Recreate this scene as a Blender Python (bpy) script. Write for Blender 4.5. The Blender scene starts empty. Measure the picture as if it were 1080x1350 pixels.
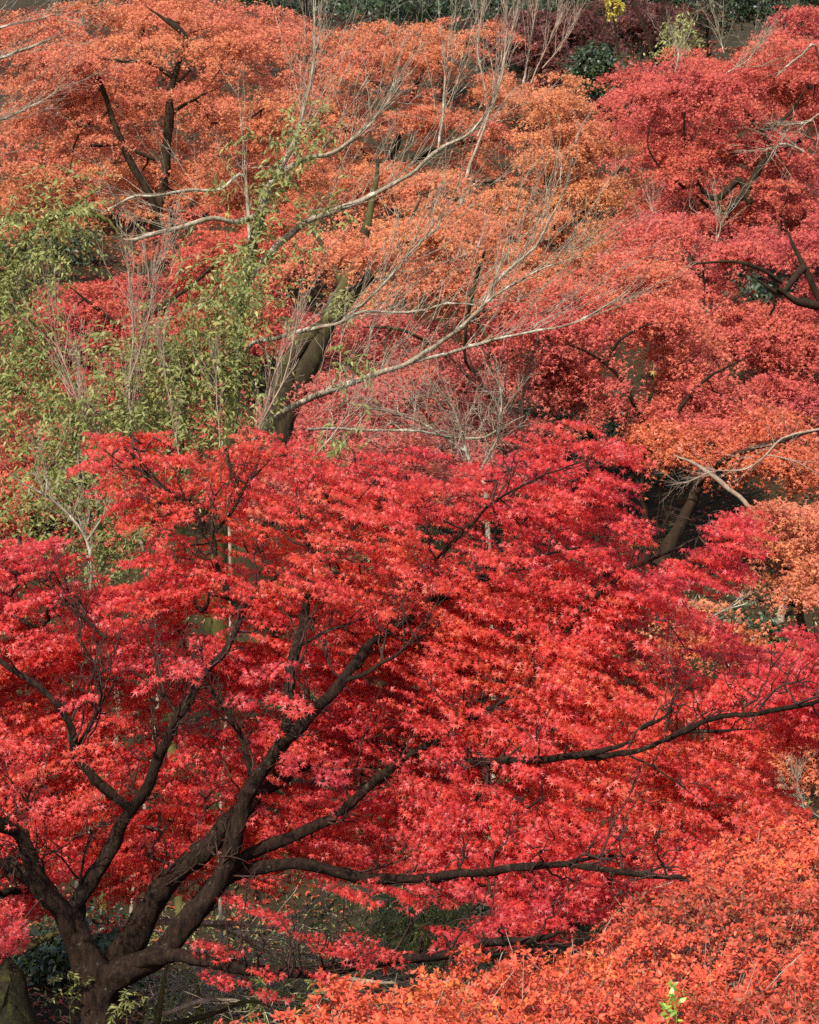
import bpy, math
import numpy as np
from mathutils import Vector
rng = np.random.default_rng(7)
SC = bpy.context.scene
COL = SC.collection

# ------------------------------------------------------------------ camera, sky, sun, exposure
K, ZC = 3.549e-4, 3.2                       # metres per photo pixel per metre of distance; eye height
cam = bpy.data.cameras.new('camera'); cam_o = bpy.data.objects.new('camera', cam); COL.objects.link(cam_o)
cam.sensor_fit = 'HORIZONTAL'; cam.sensor_width = 36.0; cam.lens = 36.0/(1080*K); cam.clip_end = 1000
cam_o.location = (0, 0, ZC); cam_o.rotation_euler = (math.radians(90), 0, 0)
SC.camera = cam_o

SUN_EL, SUN_AZ = math.radians(43), math.radians(203)
w = bpy.data.worlds.new('World'); SC.world = w; w.use_nodes = True
nt = w.node_tree; bg = nt.nodes['Background']
sky = nt.nodes.new('ShaderNodeTexSky'); sky.sky_type = 'NISHITA'; sky.sun_disc = False
sky.sun_elevation = SUN_EL; sky.sun_rotation = SUN_AZ
nt.links.new(sky.outputs[0], bg.inputs[0]); bg.inputs[1].default_value = 0.15
sl = bpy.data.lights.new('sun', 'SUN'); sl.energy = 4.2; sl.angle = math.radians(0.53); sl.color = (1, .945, .86)
so = bpy.data.objects.new('sun', sl); COL.objects.link(so)
SDIR = Vector((math.sin(SUN_AZ)*math.cos(SUN_EL), math.cos(SUN_AZ)*math.cos(SUN_EL), math.sin(SUN_EL)))
so.rotation_euler = SDIR.to_track_quat('Z', 'Y').to_euler(); so.location = (0, 0, 30)
SC.view_settings.view_transform = 'Standard'; SC.view_settings.look = 'None'
SC.view_settings.exposure = 1.05; SC.view_settings.gamma = 1.0; SC.view_settings.use_curve_mapping = False
SC.render.engine = 'CYCLES'
cy = SC.cycles
cy.use_denoising = False
cy.max_bounces = 9; cy.diffuse_bounces = 6; cy.glossy_bounces = 2; cy.transmission_bounces = 7; cy.transparent_max_bounces = 4
cy.sample_clamp_indirect = 6; cy.sample_clamp_direct = 12

# ------------------------------------------------------------------ helpers
def P(u, v, d):
    return np.array([(u-540)*K*d, d, ZC+(675-v)*K*d])
def PP(pts):
    a = np.asarray(pts, float)
    return np.stack([(a[:,0]-540)*K*a[:,2], a[:,2], ZC+(675-a[:,1])*K*a[:,2]], 1)
def nrm(a):
    return a/np.maximum(np.linalg.norm(a, axis=-1, keepdims=True), 1e-9)

def ground_z(x, y):
    x = np.asarray(x, float); y = np.asarray(y, float)
    s = np.clip(y-16, 0, None)
    z = 0.33*s - 0.25*np.exp(-s*0.5)*np.minimum(s, 1)
    z = z + 0.18*np.sin(x*.7+y*.35)+0.1*np.sin(x*1.9-y*.8+1.2) - 0.12
    return z

class Geo:
    """collects quads; leaves carry a tint"""
    def __init__(s): s.v=[]; s.f=[]; s.t=[]; s.n=0
    def add(s, v, f, t=None):
        s.v.append(v); s.f.append(f+s.n); s.n += len(v)
        s.t.append(np.full(len(v), .5) if t is None else t)
    def mesh(s, name, mat, origin=(0,0,0), smooth=False):
        v = np.concatenate(s.v)-np.asarray(origin); f = np.concatenate(s.f); t = np.concatenate(s.t)
        me = bpy.data.meshes.new(name)
        me.vertices.add(len(v)); me.vertices.foreach_set('co', v.astype(np.float32).ravel())
        me.loops.add(f.size); me.loops.foreach_set('vertex_index', f.astype(np.int32).ravel())
        me.polygons.add(len(f)); me.polygons.foreach_set('loop_start', np.arange(0, f.size, 4, dtype=np.int32))
        if smooth: me.polygons.foreach_set('use_smooth', np.ones(len(f), dtype=bool))
        at = me.attributes.new('tint', 'FLOAT', 'POINT'); at.data.foreach_set('value', t.astype(np.float32))
        me.update(calc_edges=True)
        me.materials.append(mat)
        return me

def link(name, me, parent=None):
    o = bpy.data.objects.new(name, me); COL.objects.link(o)
    if parent is not None: o.parent = parent
    return o
class Thing:
    def __init__(s, name, label, cat, loc, group=None):
        s.loc = np.asarray(loc, float)
        o = bpy.data.objects.new(name, None); COL.objects.link(o); o.location = s.loc
        o.empty_display_size = .2
        o['label'] = label; o['category'] = cat
        if group: o['group'] = group
        s.o = o
    def part(s, name, g, mat, parent=None, smooth=False):
        return link(name, g.mesh(name, mat, s.loc, smooth), parent or s.o)
def single(name, g, mat, label=None, cat=None, kind=None, group=None, smooth=False, loc=(0,0,0)):
    o = link(name, g.mesh(name, mat, loc, smooth)); o.location = loc
    if label: o['label'] = label
    if cat: o['category'] = cat
    if kind: o['kind'] = kind
    if group: o['group'] = group
    return o

def spline(pts, step):
    """Catmull-Rom resample of an (n,k) polyline"""
    p = np.asarray(pts, float)
    if len(p) == 2: p = np.array([p[0], (p[0]+p[1])/2, p[1]])
    q = np.vstack([2*p[0]-p[1], p, 2*p[-1]-p[-2]])
    out = []
    for i in range(1, len(q)-2):
        L = np.linalg.norm(q[i+1][:3]-q[i][:3]); n = max(2, int(L/step))
        t = np.linspace(0, 1, n, endpoint=False)[:, None]
        a, b, c, d = q[i-1], q[i], q[i+1], q[i+2]
        out.append(.5*((2*b)+(-a+c)*t+(2*a-5*b+4*c-d)*t**2+(-a+3*b-3*c+d)*t**3))
    out.append(p[-1][None])
    return np.vstack(out)

def tube(g, pts, rad, sides=6, lump=0.0, rough=0.0):
    pts = np.asarray(pts, float); n = len(pts)
    rad = np.broadcast_to(np.asarray(rad, float), (n,)).copy()
    tan = nrm(np.gradient(pts, axis=0))
    ref = np.array([0.31, 0.2, .93]) if abs(tan[:, 2]).mean() < .8 else np.array([.9, .3, .1])
    a = nrm(np.cross(tan, ref)); b = np.cross(tan, a)
    ang = np.linspace(0, 2*math.pi, sides, endpoint=False)
    R = rad[:, None]*np.ones((1, sides))
    if lump:
        ph = rng.uniform(0, 6.28, 6); k = np.arange(n)[:, None]
        R = R*(1+lump*(np.sin(ang*2+ph[0]+k*.35)+.7*np.sin(ang*3+ph[1]-k*.5)+.8*np.sin(k*.9+ph[2])+.5*np.sin(ang+k*1.7+ph[3])))
    if rough:
        q = rng.normal(0, rough, R.shape); q = (q+np.roll(q, 1, 0)+np.roll(q, -1, 0))*.6; R = R*(1+q)
    v = pts[:, None]+a[:, None]*(np.cos(ang)[None, :, None]*R[..., None])+b[:, None]*(np.sin(ang)[None, :, None]*R[..., None])
    i = np.arange(n-1)[:, None]*sides; j = np.arange(sides)[None]; j2 = (j+1) % sides
    f = np.stack([i+j, i+j2, i+sides+j2, i+sides+j], -1).reshape(-1, 4)
    g.add(v.reshape(-1, 3), f)

def limb(g, px, r0, r1, sides=8, step=.08, jit=.0, lump=.06, taper=1.0, rough=.0):
    """px: (u, v, distance) points"""
    p = spline(PP(px), step); n = len(p)
    t = np.linspace(0, 1, n)
    r = r0+(r1-r0)*t**taper
    if r1 < .03: r = r*np.clip((1-t)*n/6+.25, .25, 1)
    if jit:
        j = rng.normal(0, jit, (n, 3)); j = (j+np.roll(j, 1, 0)+np.roll(j, -1, 0))/3; j[0] = j[-1] = 0
        p = p+j
    tube(g, p, r, sides, lump, rough)
    return p, r

def grow(skel, srad, targets, seg=.12, r_tip=.002, wob=.25, sag=0.0, rmax=None, power=.5):
    """twigs from the nearest wood to every target; returns list of (points, radii)"""
    targets = np.asarray(targets)
    ns = len(skel); cap = ns+4000+len(targets)*60
    N = np.zeros((cap, 3)); N[:ns] = skel
    par = np.full(cap, -1); n = ns
    d0 = np.array([np.min(((skel-t)**2).sum(1)) for t in targets])
    for ti in np.argsort(d0):
        t = targets[ti]
        dd = ((N[:n]-t)**2).sum(1); k = int(np.argmin(dd)); D = math.sqrt(dd[k])
        if D < seg*.5: continue
        m = max(2, int(D/seg)); a = N[k]
        s = np.linspace(0, 1, m+1)[1:]
        off = rng.normal(0, wob*D*.25, 3); off2 = rng.normal(0, wob*D*.12, 3)
        path = a+(t-a)*s[:, None]+np.sin(s*math.pi)[:, None]*off+np.sin(s*2*math.pi)[:, None]*off2
        path[:, 2] += sag*D*np.sin(s*math.pi)
        if n+m >= cap: break
        N[n:n+m] = path
        par[n] = k; par[n+1:n+m] = np.arange(n, n+m-1)
        n += m
    load = np.zeros(n); child = [[] for _ in range(n)]
    for i in range(ns, n): child[par[i]].append(i)
    for i in range(n-1, ns-1, -1):
        if not child[i]: load[i] = 1
        if par[i] >= ns: load[par[i]] += load[i]
    rad = r_tip*np.maximum(load, 1)**power
    if rmax is not None: rad = np.minimum(rad, rmax)
    out = []
    def chain(start, parent):
        pts = [N[parent], N[start]]; rr = [min(rad[start]*1.15, srad[parent] if parent < ns else rad[parent]), rad[start]]
        c = start
        while child[c]:
            cs = sorted(child[c], key=lambda q: -load[q]); c = cs[0]
            pts.append(N[c]); rr.append(rad[c])
        return np.array(pts), np.array(rr), c
    for i in range(ns, n):
        p = par[i]
        main = p >= ns and max(child[p], key=lambda q: load[q]) == i
        if not main:
            pts, rr, _ = chain(i, p); rr[-1] *= .5
            out.append((pts, rr))
    return out

def leaves(g, tv, tf, pos, axis, normal, size, tint):
    """place leaf template (verts tv, quads tf; x = tip direction, z = blade normal)"""
    L = len(pos)
    if L == 0: return
    X = nrm(axis); Z = nrm(normal-(normal*X).sum(1, keepdims=True)*X); Y = np.cross(Z, X)
    s = size[:, None, None]
    v = pos[:, None]+s*(tv[None, :, 0:1]*X[:, None]+tv[None, :, 1:2]*Y[:, None]+tv[None, :, 2:3]*Z[:, None])
    n = len(tv)
    f = (np.arange(L)[:, None, None]*n+tf[None]).reshape(-1, 4)
    g.add(v.reshape(-1, 3), f, np.repeat(tint, n))

def star(lobes, sinus=.36, droop=.16, base=0.0):
    """palmate leaf, unit tip radius 1 at the middle lobe"""
    v = [(0, 0, 0.02)]; f = []
    angs = [a for a, _ in lobes]
    edges = [angs[0]-24]+[(angs[i]+angs[i+1])/2 for i in range(len(angs)-1)]+[angs[-1]+24]
    for e in edges: v.append((sinus*math.cos(math.radians(e)), sinus*math.sin(math.radians(e)), -droop*.25))
    b = len(v)
    for a, r in lobes: v.append((r*math.cos(math.radians(a)), r*math.sin(math.radians(a)), -droop*r))
    for i in range(len(lobes)): f.append((0, 1+i, b+i, 2+i))
    return np.array(v), np.array(f)
LEAF7 = star([(-100, .55), (-50, .88), (0, 1.05), (50, .88), (100, .55)], .27, .3)
LEAF5 = star([(-75, .8), (0, 1.05), (75, .8)], .33, .3)
def lance(wd, fold=.12, droop=.25):
    v = np.array([(0,0,0), (.32,-wd,fold*wd*2), (.36,0,0), (.32,wd,fold*wd*2), (.72,-wd*.72,-droop*.35+fold*wd), (.74,0,-droop*.4), (.72,wd*.72,-droop*.35+fold*wd), (1,0,-droop)], float)
    f = np.array([(0,1,2,3), (1,4,5,2), (2,5,6,3), (4,7,5,5)])
    f = np.array([(0,1,2,3), (1,4,5,2), (2,5,6,3), (4,7,6,5)])
    return v, f
LANCE = lance(.15); OVAL = lance(.24, .1, .2)
FLAT = (np.array([(0,0,0),(.45,-.2,-.02),(1,0,-.16),(.45,.2,-.02)], float), np.array([(0,1,2,3)]))

# ------------------------------------------------------------------ materials
def leaf_mat(name, cols, rough=.42, transl=.35, spec=.5, jitter=.28, tboost=1.25, ns=1.3):
    m = bpy.data.materials.new(name); m.use_nodes = True; t = m.node_tree; t.nodes.clear()
    N = t.nodes.new; Lk = t.links.new
    out = N('ShaderNodeOutputMaterial'); pr = N('ShaderNodeBsdfPrincipled'); tr = N('ShaderNodeBsdfTranslucent'); mx = N('ShaderNodeMixShader')
    at = N('ShaderNodeAttribute'); at.attribute_name = 'tint'
    rp = N('ShaderNodeValToRGB'); e = rp.color_ramp.elements
    while len(e) < len(cols): e.new(.5)
    for i, c in enumerate(cols): e[i].position = i/(len(cols)-1); e[i].color = (*c, 1)
    geo = N('ShaderNodeNewGeometry'); hs = N('ShaderNodeHueSaturation')
    mr = N('ShaderNodeMapRange'); mr.inputs['To Min'].default_value = 1-jitter; mr.inputs['To Max'].default_value = 1+jitter
    Lk(at.outputs['Fac'], rp.inputs[0]); Lk(geo.outputs['Random Per Island'], mr.inputs[0]); Lk(mr.outputs[0], hs.inputs['Value'])
    Lk(rp.outputs[0], hs.inputs['Color'])
    h2 = N('ShaderNodeHueSaturation'); h2.inputs['Value'].default_value = tboost; h2.inputs['Saturation'].default_value = 1.05
    Lk(hs.outputs[0], h2.inputs['Color'])
    pr.inputs['Roughness'].default_value = rough; pr.inputs['Specular IOR Level'].default_value = spec
    Lk(hs.outputs[0], pr.inputs['Base Color']); Lk(h2.outputs[0], tr.inputs['Color'])
    mx.inputs[0].default_value = transl
    Lk(pr.outputs[0], mx.inputs[1]); Lk(tr.outputs[0], mx.inputs[2]); Lk(mx.outputs[0], out.inputs[0])
    return m

def bark_mat(name, c1, c2, c3, scale=14, patch=3.0, pfac=.5, bump=.5, stretch=.25):
    """two bark tones in lengthwise streaks, patches of lichen or moss c3"""
    m = bpy.data.materials.new(name); m.use_nodes = True; t = m.node_tree; N = t.nodes.new; Lk = t.links.new
    pr = t.nodes['Principled BSDF']; pr.inputs['Roughness'].default_value = .85; pr.inputs['Specular IOR Level'].default_value = .1
    tc = N('ShaderNodeTexCoord'); mp = N('ShaderNodeMapping'); mp.inputs['Scale'].default_value = (1, 1, stretch)
    n1 = N('ShaderNodeTexNoise'); n1.inputs['Scale'].default_value = scale; n1.inputs['Detail'].default_value = 8; n1.inputs['Roughness'].default_value = .7
    n2 = N('ShaderNodeTexNoise'); n2.inputs['Scale'].default_value = patch; n2.inputs['Detail'].default_value = 7; n2.inputs['Roughness'].default_value = .68
    r1 = N('ShaderNodeValToRGB'); r1.color_ramp.elements[0].color = (*c1, 1); r1.color_ramp.elements[1].color = (*c2, 1)
    r1.color_ramp.elements[0].position = .35; r1.color_ramp.elements[1].position = .68
    r2 = N('ShaderNodeValToRGB'); r2.color_ramp.elements[0].position = 1-pfac-.06; r2.color_ramp.elements[1].position = 1-pfac+.06
    mix = N('ShaderNodeMixRGB'); mix.inputs[2].default_value = (*c3, 1)
    bp = N('ShaderNodeBump'); bp.inputs['Strength'].default_value = bump; bp.inputs['Distance'].default_value = .03
    Lk(tc.outputs['Object'], mp.inputs[0]); Lk(mp.outputs[0], n1.inputs[0]); Lk(tc.outputs['Object'], n2.inputs[0])
    Lk(n1.outputs[0], r1.inputs[0]); Lk(n2.outputs[0], r2.inputs[0]); Lk(r2.outputs[0], mix.inputs[0]); Lk(r1.outputs[0], mix.inputs[1])
    Lk(mix.outputs[0], pr.inputs['Base Color']); Lk(n1.outputs[0], bp.inputs['Height']); Lk(bp.outputs[0], pr.inputs['Normal'])
    return m

M_RED = leaf_mat('scarlet maple leaves', [(.43,.036,.048), (.55,.052,.046), (.60,.070,.047), (.55,.115,.042)], .46, .62, .5)
M_ORANGE = leaf_mat('orange maple leaves', [(.38,.085,.066), (.45,.122,.066), (.49,.160,.070), (.46,.18,.065)], .58, .38, .3)  # green and blue raised: distance haze painted into the leaf colour
M_TAN = leaf_mat('amber maple leaves', [(.42,.125,.070), (.47,.165,.072), (.50,.20,.080), (.45,.20,.075)], .58, .38, .3)  # dusty tones carry painted haze as well
M_SCAR = leaf_mat('red hillside maple leaves', [(.35,.056,.058), (.43,.076,.060), (.47,.10,.060), (.44,.135,.058)], .58, .38, .32)  # reds dulled likewise, haze held in the leaf colour
M_CRIM = leaf_mat('crimson hillside maple leaves', [(.26,.030,.034), (.35,.042,.040), (.41,.065,.042), (.40,.10,.042)], .58, .36, .3)
M_RUST = leaf_mat('rust maple leaves', [(.36,.06,.035), (.44,.09,.035), (.48,.12,.04), (.42,.13,.04)], .45, .35, .45)
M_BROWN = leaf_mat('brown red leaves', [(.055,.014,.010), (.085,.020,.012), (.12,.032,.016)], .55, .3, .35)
M_GREEN = leaf_mat('olive green leaves', [(.10,.105,.026), (.155,.16,.042), (.20,.20,.058), (.28,.27,.10)], .5, .36, .28, .35)
M_EVER = leaf_mat('dark evergreen leaves', [(.014,.026,.010), (.028,.045,.014), (.045,.065,.02)], .45, .2, .4, .35)
M_LIME = leaf_mat('lime green leaves', [(.16,.26,.03), (.25,.38,.05), (.34,.45,.08)], .4, .4, .45)
M_YEL = leaf_mat('yellow leaves', [(.36,.30,.05), (.46,.38,.07), (.52,.34,.09)], .5, .4, .4)
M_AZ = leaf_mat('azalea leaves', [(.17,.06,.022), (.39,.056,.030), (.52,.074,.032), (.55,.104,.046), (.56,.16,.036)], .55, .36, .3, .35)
M_LITTER = leaf_mat('fallen leaves', [(.14,.03,.015), (.22,.05,.02), (.36,.05,.022), (.20,.12,.05)], .7, .15, .3, .4)
M_BARK = bark_mat('shade darkened maple bark', (.004,.0025,.0015), (.034,.018,.010), (.085,.072,.045), 40, 22, .34, 1.0)  # brown bark lowered further, painting crown shade onto trunk and limbs
M_BARK_TWIG = bark_mat('dark twig bark', (.020,.010,.008), (.055,.028,.02), (.06,.04,.03), 20, 5, .3, .2)
M_BARK_FAR = bark_mat('hillside maple bark', (.010,.006,.003), (.034,.020,.010), (.05,.037,.02), 12, 3, .35, .5)  # brown tones lowered to hold the shade under the hillside crowns
M_MOSSY = bark_mat('mossy bark', (.03,.022,.010), (.075,.055,.02), (.085,.075,.02), 14, 2.5, .55, .6)
M_MOSS_SHADED = bark_mat('shade darkened mossy bark', (.016,.011,.006), (.045,.032,.014), (.055,.05,.014), 18, 3, .45, .8)  # darker copy of the mossy bark with shade painted into its tones
M_GREY = bark_mat('pale lichen bark', (.12,.09,.06), (.29,.235,.16), (.41,.365,.28), 22, 9, .42, .6)
M_TAN_TWIG = bark_mat('tan twig bark', (.15,.10,.07), (.30,.21,.15), (.34,.27,.2), 16, 6, .4, .2)
M_ROCK = bark_mat('mossy rock', (.012,.011,.006), (.036,.032,.016), (.045,.042,.012), 34, 12, .45, .8, 1)
def ground_mat():
    m = bpy.data.materials.new('leaf strewn soil'); m.use_nodes = True; t = m.node_tree; N = t.nodes.new; Lk = t.links.new
    pr = t.nodes['Principled BSDF']; pr.inputs['Roughness'].default_value = .95; pr.inputs['Specular IOR Level'].default_value = .08
    tc = N('ShaderNodeTexCoord'); n1 = N('ShaderNodeTexNoise'); n1.inputs['Scale'].default_value = 3.5; n1.inputs['Detail'].default_value = 9; n1.inputs['Roughness'].default_value = .75
    r = N('ShaderNodeValToRGB'); e = r.color_ramp.elements; e[0].color = (.012,.010,.006,1); e[0].position = .3; e[1].color = (.06,.026,.012,1); e[1].position = .72
    x = e.new(.5); x.color = (.028,.022,.010,1)
    bp = N('ShaderNodeBump'); bp.inputs['Strength'].default_value = .8; bp.inputs['Distance'].default_value = .1
    Lk(tc.outputs['Object'], n1.inputs[0]); Lk(n1.outputs[0], r.inputs[0]); Lk(r.outputs[0], pr.inputs['Base Color']); Lk(n1.outputs[0], bp.inputs['Height']); Lk(bp.outputs[0], pr.inputs['Normal'])
    return m

# ------------------------------------------------------------------ ground
def build_ground():
    xs = np.concatenate([np.linspace(-160, -20, 20), np.linspace(-18, 18, 110), np.linspace(20, 160, 20)])
    ys = np.concatenate([np.linspace(-30, 4, 10), np.linspace(5, 75, 200), np.linspace(78, 400, 40)])
    X, Y = np.meshgrid(xs, ys); Z = ground_z(X, Y)
    v = np.stack([X, Y, Z], -1).reshape(-1, 3); nx = len(xs)
    i = np.arange(len(ys)-1)[:, None]*nx; j = np.arange(nx-1)[None]
    f = np.stack([i+j, i+j+1, i+nx+j+1, i+nx+j], -1).reshape(-1, 4)
    g = Geo(); g.add(v, f)
    single('ground', g, ground_mat(), kind='structure', smooth=True)
build_ground()

# ------------------------------------------------------------------ foliage makers
UP = np.array([0, 0, 1.])
def rand_unit(n):
    return nrm(rng.normal(0, 1, (n, 3)))

def spray(out, c, outward, size, tint0, leaf=.036, droop=.35, dens=1.0):
    """a fan of maple twiglets: leaf pairs along a leading shoot and its side shoots.  out: lists pos, axis, normal, size, tint, shoots"""
    X = nrm(outward); Yv = nrm(np.cross(UP, X)); Zv = np.cross(X, Yv)
    pos = []; ax = []; sh = []
    def shoot(p0, ang, L, lift):
        d = X*math.cos(ang)+Yv*math.sin(ang)+Zv*lift
        m = max(2, int(L/.030*dens))
        s = (np.arange(m)+.6)/m
        pts = p0+d*(s*L)[:, None]-UP*(droop*L*.55*s**2)[:, None]
        sh.append(np.vstack([p0, pts]))
        for sg in (-1, 1):
            a2 = ang+sg*(.95+rng.normal(0, .18, m))
            pd = X*np.cos(a2)[:, None]+Yv*np.sin(a2)[:, None]+Zv*.1
            pos.append(pts+pd*rng.uniform(.012, .03, (m, 1))); ax.append(pd)
        pos.append(pts[-1:]+d*.015); ax.append(d[None])
        return pts
    p0 = c-X*size*.5
    main = shoot(p0, rng.normal(0, .15), size, 0)
    k = len(main)
    for i in range(0, max(1, k-1)):
        if i % 2 == 0 or rng.random() < .4:
            sg = 1 if (i//2) % 2 == 0 else -1
            shoot(main[i], sg*rng.uniform(.5, 1.0), size*rng.uniform(.35, .62)*(1-.4*i/k), rng.normal(.0, .2))
    pos = np.vstack(pos); ax = np.vstack(ax); n = len(pos)
    ax = nrm(ax+rng.normal(0, .28, (n, 3))); ax[:, 2] -= rng.uniform(.05, .9, n)*1.2*droop/.35
    no = nrm(UP*.5+X*.3+np.array([-.15, -.6, 0])+rng.normal(0, .42, (n, 3)))
    out['pos'].append(pos); out['ax'].append(ax); out['no'].append(no)
    out['sz'].append(leaf*np.clip(rng.normal(1, .22, n), .5, 1.5)); out['ti'].append(np.clip(tint0+rng.normal(0, .17, n), 0, 1))
    out['sh'] += sh
def new_out(): return dict(pos=[], ax=[], no=[], sz=[], ti=[], sh=[])
def flush(g, out, tmpl):
    leaves(g, *tmpl, np.vstack(out['pos']), np.vstack(out['ax']), np.vstack(out['no']), np.concatenate(out['sz']), np.concatenate(out['ti']))

def in_poly(px, u, v):
    px = np.asarray(px, float); x, y = px[:, 0], px[:, 1]; x2, y2 = np.roll(x, -1), np.roll(y, -1)
    c = ((y[None] > v[:, None]) != (y2[None] > v[:, None]))
    xi = (x2-x)[None]*(v[:, None]-y[None])/np.where((y2-y) == 0, 1e-9, y2-y)[None]+x[None]
    return (c & (u[:, None] < xi)).sum(1) % 2 == 1
def poly_pts(px, n):
    px = np.asarray(px, float); lo, hi = px.min(0), px.max(0); U = []; V = []
    while len(U) < n:
        u = rng.uniform(lo[0], hi[0], n*3); v = rng.uniform(lo[1], hi[1], n*3); k = in_poly(px, u, v)
        U += list(u[k]); V += list(v[k])
    return np.array(U[:n]), np.array(V[:n])

def shoots(pl, p, r, n, L, rl=.006, bias=(0, 0, .6), spread=.8, sub=3, t0=.25, wob=.06):
    """side shoots along a limb, each with a few of its own"""
    m = len(p); tg = nrm(np.gradient(p, axis=0)); bias = np.array(bias)
    for k in range(n):
        i = int(m*rng.uniform(t0, 1))-1; l = L*rng.uniform(.45, 1.15)*(1.15-.5*i/m)
        d = nrm(tg[i]*.9+bias+rng.normal(0, spread*.5, 3))
        q = p[i]+d*np.linspace(0, l, 9)[:, None]+np.cumsum(rng.normal(0, wob*l/4, (9, 3)), 0)
        q[:, 2] += .12*l*np.linspace(0, 1, 9)**2
        r0 = min(rl, r[i]*.7)
        pl.append((q, np.linspace(r0, .0011, 9)))
        for j in range(sub):
            a = rng.integers(2, 8); l2 = l*rng.uniform(.25, .55)
            d2 = nrm(d*.8+bias*.5+rng.normal(0, spread*.55, 3))
            q2 = q[a]+d2*np.linspace(0, l2, 6)[:, None]+np.cumsum(rng.normal(0, wob*l2/2.5, (6, 3)), 0)
            pl.append((q2, np.linspace(r0*.55, .0009, 6)))

# ------------------------------------------------------------------ scarlet maple in front
def build_front_maple():
    base = P(128, 1420, 12.0)
    T = Thing('maple_tree', 'scarlet maple with dark low forking trunk and wide layered crown, biggest tree in view', 'tree', base)
    skp = []; skr = []
    def L(name, px, r0, r1, sides=9, step=.07, jit=.006, parent=None, lump=.07, taper=.8):
        g = Geo(); px = [(u, v, d+(12.5-d)*min(1, max(0, (930-v)/150))) if u < 560 else (u, v, 12.4-.55*min(1, max(0, (u-560)/150)) if v < 930 else 12+(d-12)*(1.2 if v < 1100 else 1.9 if v < 1170 else 1.35)) for u, v, d in px]
        p, r = limb(g, px, r0*.73, r1*.75, sides+4, .035, jit, lump, taper, .06)
        skp.append(p); skr.append(r)
        return T.part(name, g, M_BARK, parent, True)
    trunk = L('trunk', [(120,1460,12),(125,1400,12),(128,1345,12),(128,1300,12),(118,1262,12),(100,1225,12),(92,1205,12)], .27, .07, 14, .06, .004, None, .08, .9)
    lb = lambda *a, **k: L('limb', *a, parent=trunk, **k)
    lb([(112,1285,12),(97,1240,12),(84,1205,11.95),(58,1170,11.9),(38,1130,11.85),(22,1098,11.8),(0,1085,11.7),(-60,1050,11.5),(-150,980,11.3)], .088, .03)
    lb([(88,1218,12.02),(66,1190,12),(32,1152,12.1),(0,1130,12.2),(-60,1105,12.4),(-160,1050,12.7)], .07, .025)
    lb([(112,1270,12),(98,1225,12),(102,1195,12),(118,1165,12),(146,1122,12),(170,1072,12),(194,1036,11.95),(215,985,11.9),(236,945,11.85),(266,893,11.8),(300,852,11.7),(322,805,11.5),(352,768,11.4),(400,745,11.3),(450,735,11.2)], .085, .010, taper=.6)
    lb([(172,1066,12),(135,1036,11.95),(101,996,11.9),(95,962,11.85),(75,928,11.8),(50,904,11.7),(20,884,11.6),(-8,866,11.5),(-60,830,11.3)], .042, .014)
    lb([(100,990,11.9),(122,952,11.9),(132,925,11.9),(131,892,11.85),(116,862,11.8),(104,838,11.7)], .022, .008, sides=7)
    lb([(128,940,11.9),(150,905,11.85),(158,880,11.8)], .011, .005, sides=6)
    lb([(236,945,11.85),(212,905,11.75),(205,865,11.6),(190,830,11.4)], .016, .006, sides=7)
    lb([(120,1345,12),(140,1300,11.98),(165,1280,11.95),(205,1262,11.95),(243,1222,11.92),(282,1170,11.9),(303,1130,11.9),(312,1092,11.9),(324,1052,11.88),(342,1022,11.85),(370,986,11.8),(402,950,11.75),(450,900,11.65),(486,850,11.55),(520,828,11.5),(560,805,11.4),(600,782,11.3),(660,752,11.2)], .155, .010, sides=11, taper=.45)
    lb([(376,978,11.8),(381,925,11.75),(385,880,11.7),(396,838,11.6),(404,800,11.4),(411,762,11.2)], .045, .034, lump=.05)
    lb([(411,764,11.2),(420,745,11.1),(400,700,11.0),(392,650,10.95)], .016, .006, sides=7)
    lb([(396,850,11.6),(430,832,11.5),(470,820,11.4),(520,800,11.3)], .016, .006, sides=7)
    lb([(331,1022,11.9),(321,980,11.95),(301,940,12),(276,906,12.05),(262,880,12.1)], .026, .01, sides=7)
    lb([(318,972,11.95),(296,948,11.85),(268,958,11.8)], .012, .005, sides=6)
    lb([(452,899,11.65),(485,886,11.6),(516,868,11.5),(545,845,11.4),(590,830,11.3)], .02, .006, sides=7)
    lb([(140,1300,12.1),(155,1272,12.15),(188,1214,12.15),(222,1162,12.15),(268,1122,12.2),(300,1086,12.25),(340,1050,12.5),(400,1010,12.8),(470,985,13.1)], .13, .03, sides=10)
    lb([(286,1160,11.95),(318,1132,12),(345,1120,12.05),(392,1100,12.1),(436,1080,12.15),(470,1052,12.2),(496,1028,12.25),(540,995,12.2),(600,965,12),(650,932,11.8),(705,908,11.6),(760,900,11.4)], .055, .014, sides=9)
    lb([(262,1195,11.9),(300,1158,12),(350,1142,12.05),(402,1140,12.05),(452,1152,12),(500,1158,11.9),(545,1160,11.8),(590,1154,11.65),(640,1150,11.5),(700,1142,11.4),(745,1140,11.3),(820,1150,11.2),(870,1156,11.1),(930,1155,11)], .058, .014, sides=9)
    lb([(738,1140,11.3),(800,1128,11.4),(860,1132,11.5),(915,1140,11.6)], .018, .007, sides=7)
    lb([(170,1275,11.95),(222,1260,11.8),(280,1270,11.6),(350,1281,11.4),(430,1281,11.2),(490,1268,11.05),(545,1264,10.95),(600,1258,10.8),(650,1244,10.7),(700,1240,10.6),(745,1228,10.5)], .06, .022, sides=9)
    lb([(470,985,13.4),(520,992,12.8),(560,998,12.3),(610,1004,11.9),(655,1004,11.6),(697,1002,11.4),(760,997,11.3),(800,988,11.2),(836,978,11.1)], .05, .02, sides=9)
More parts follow.
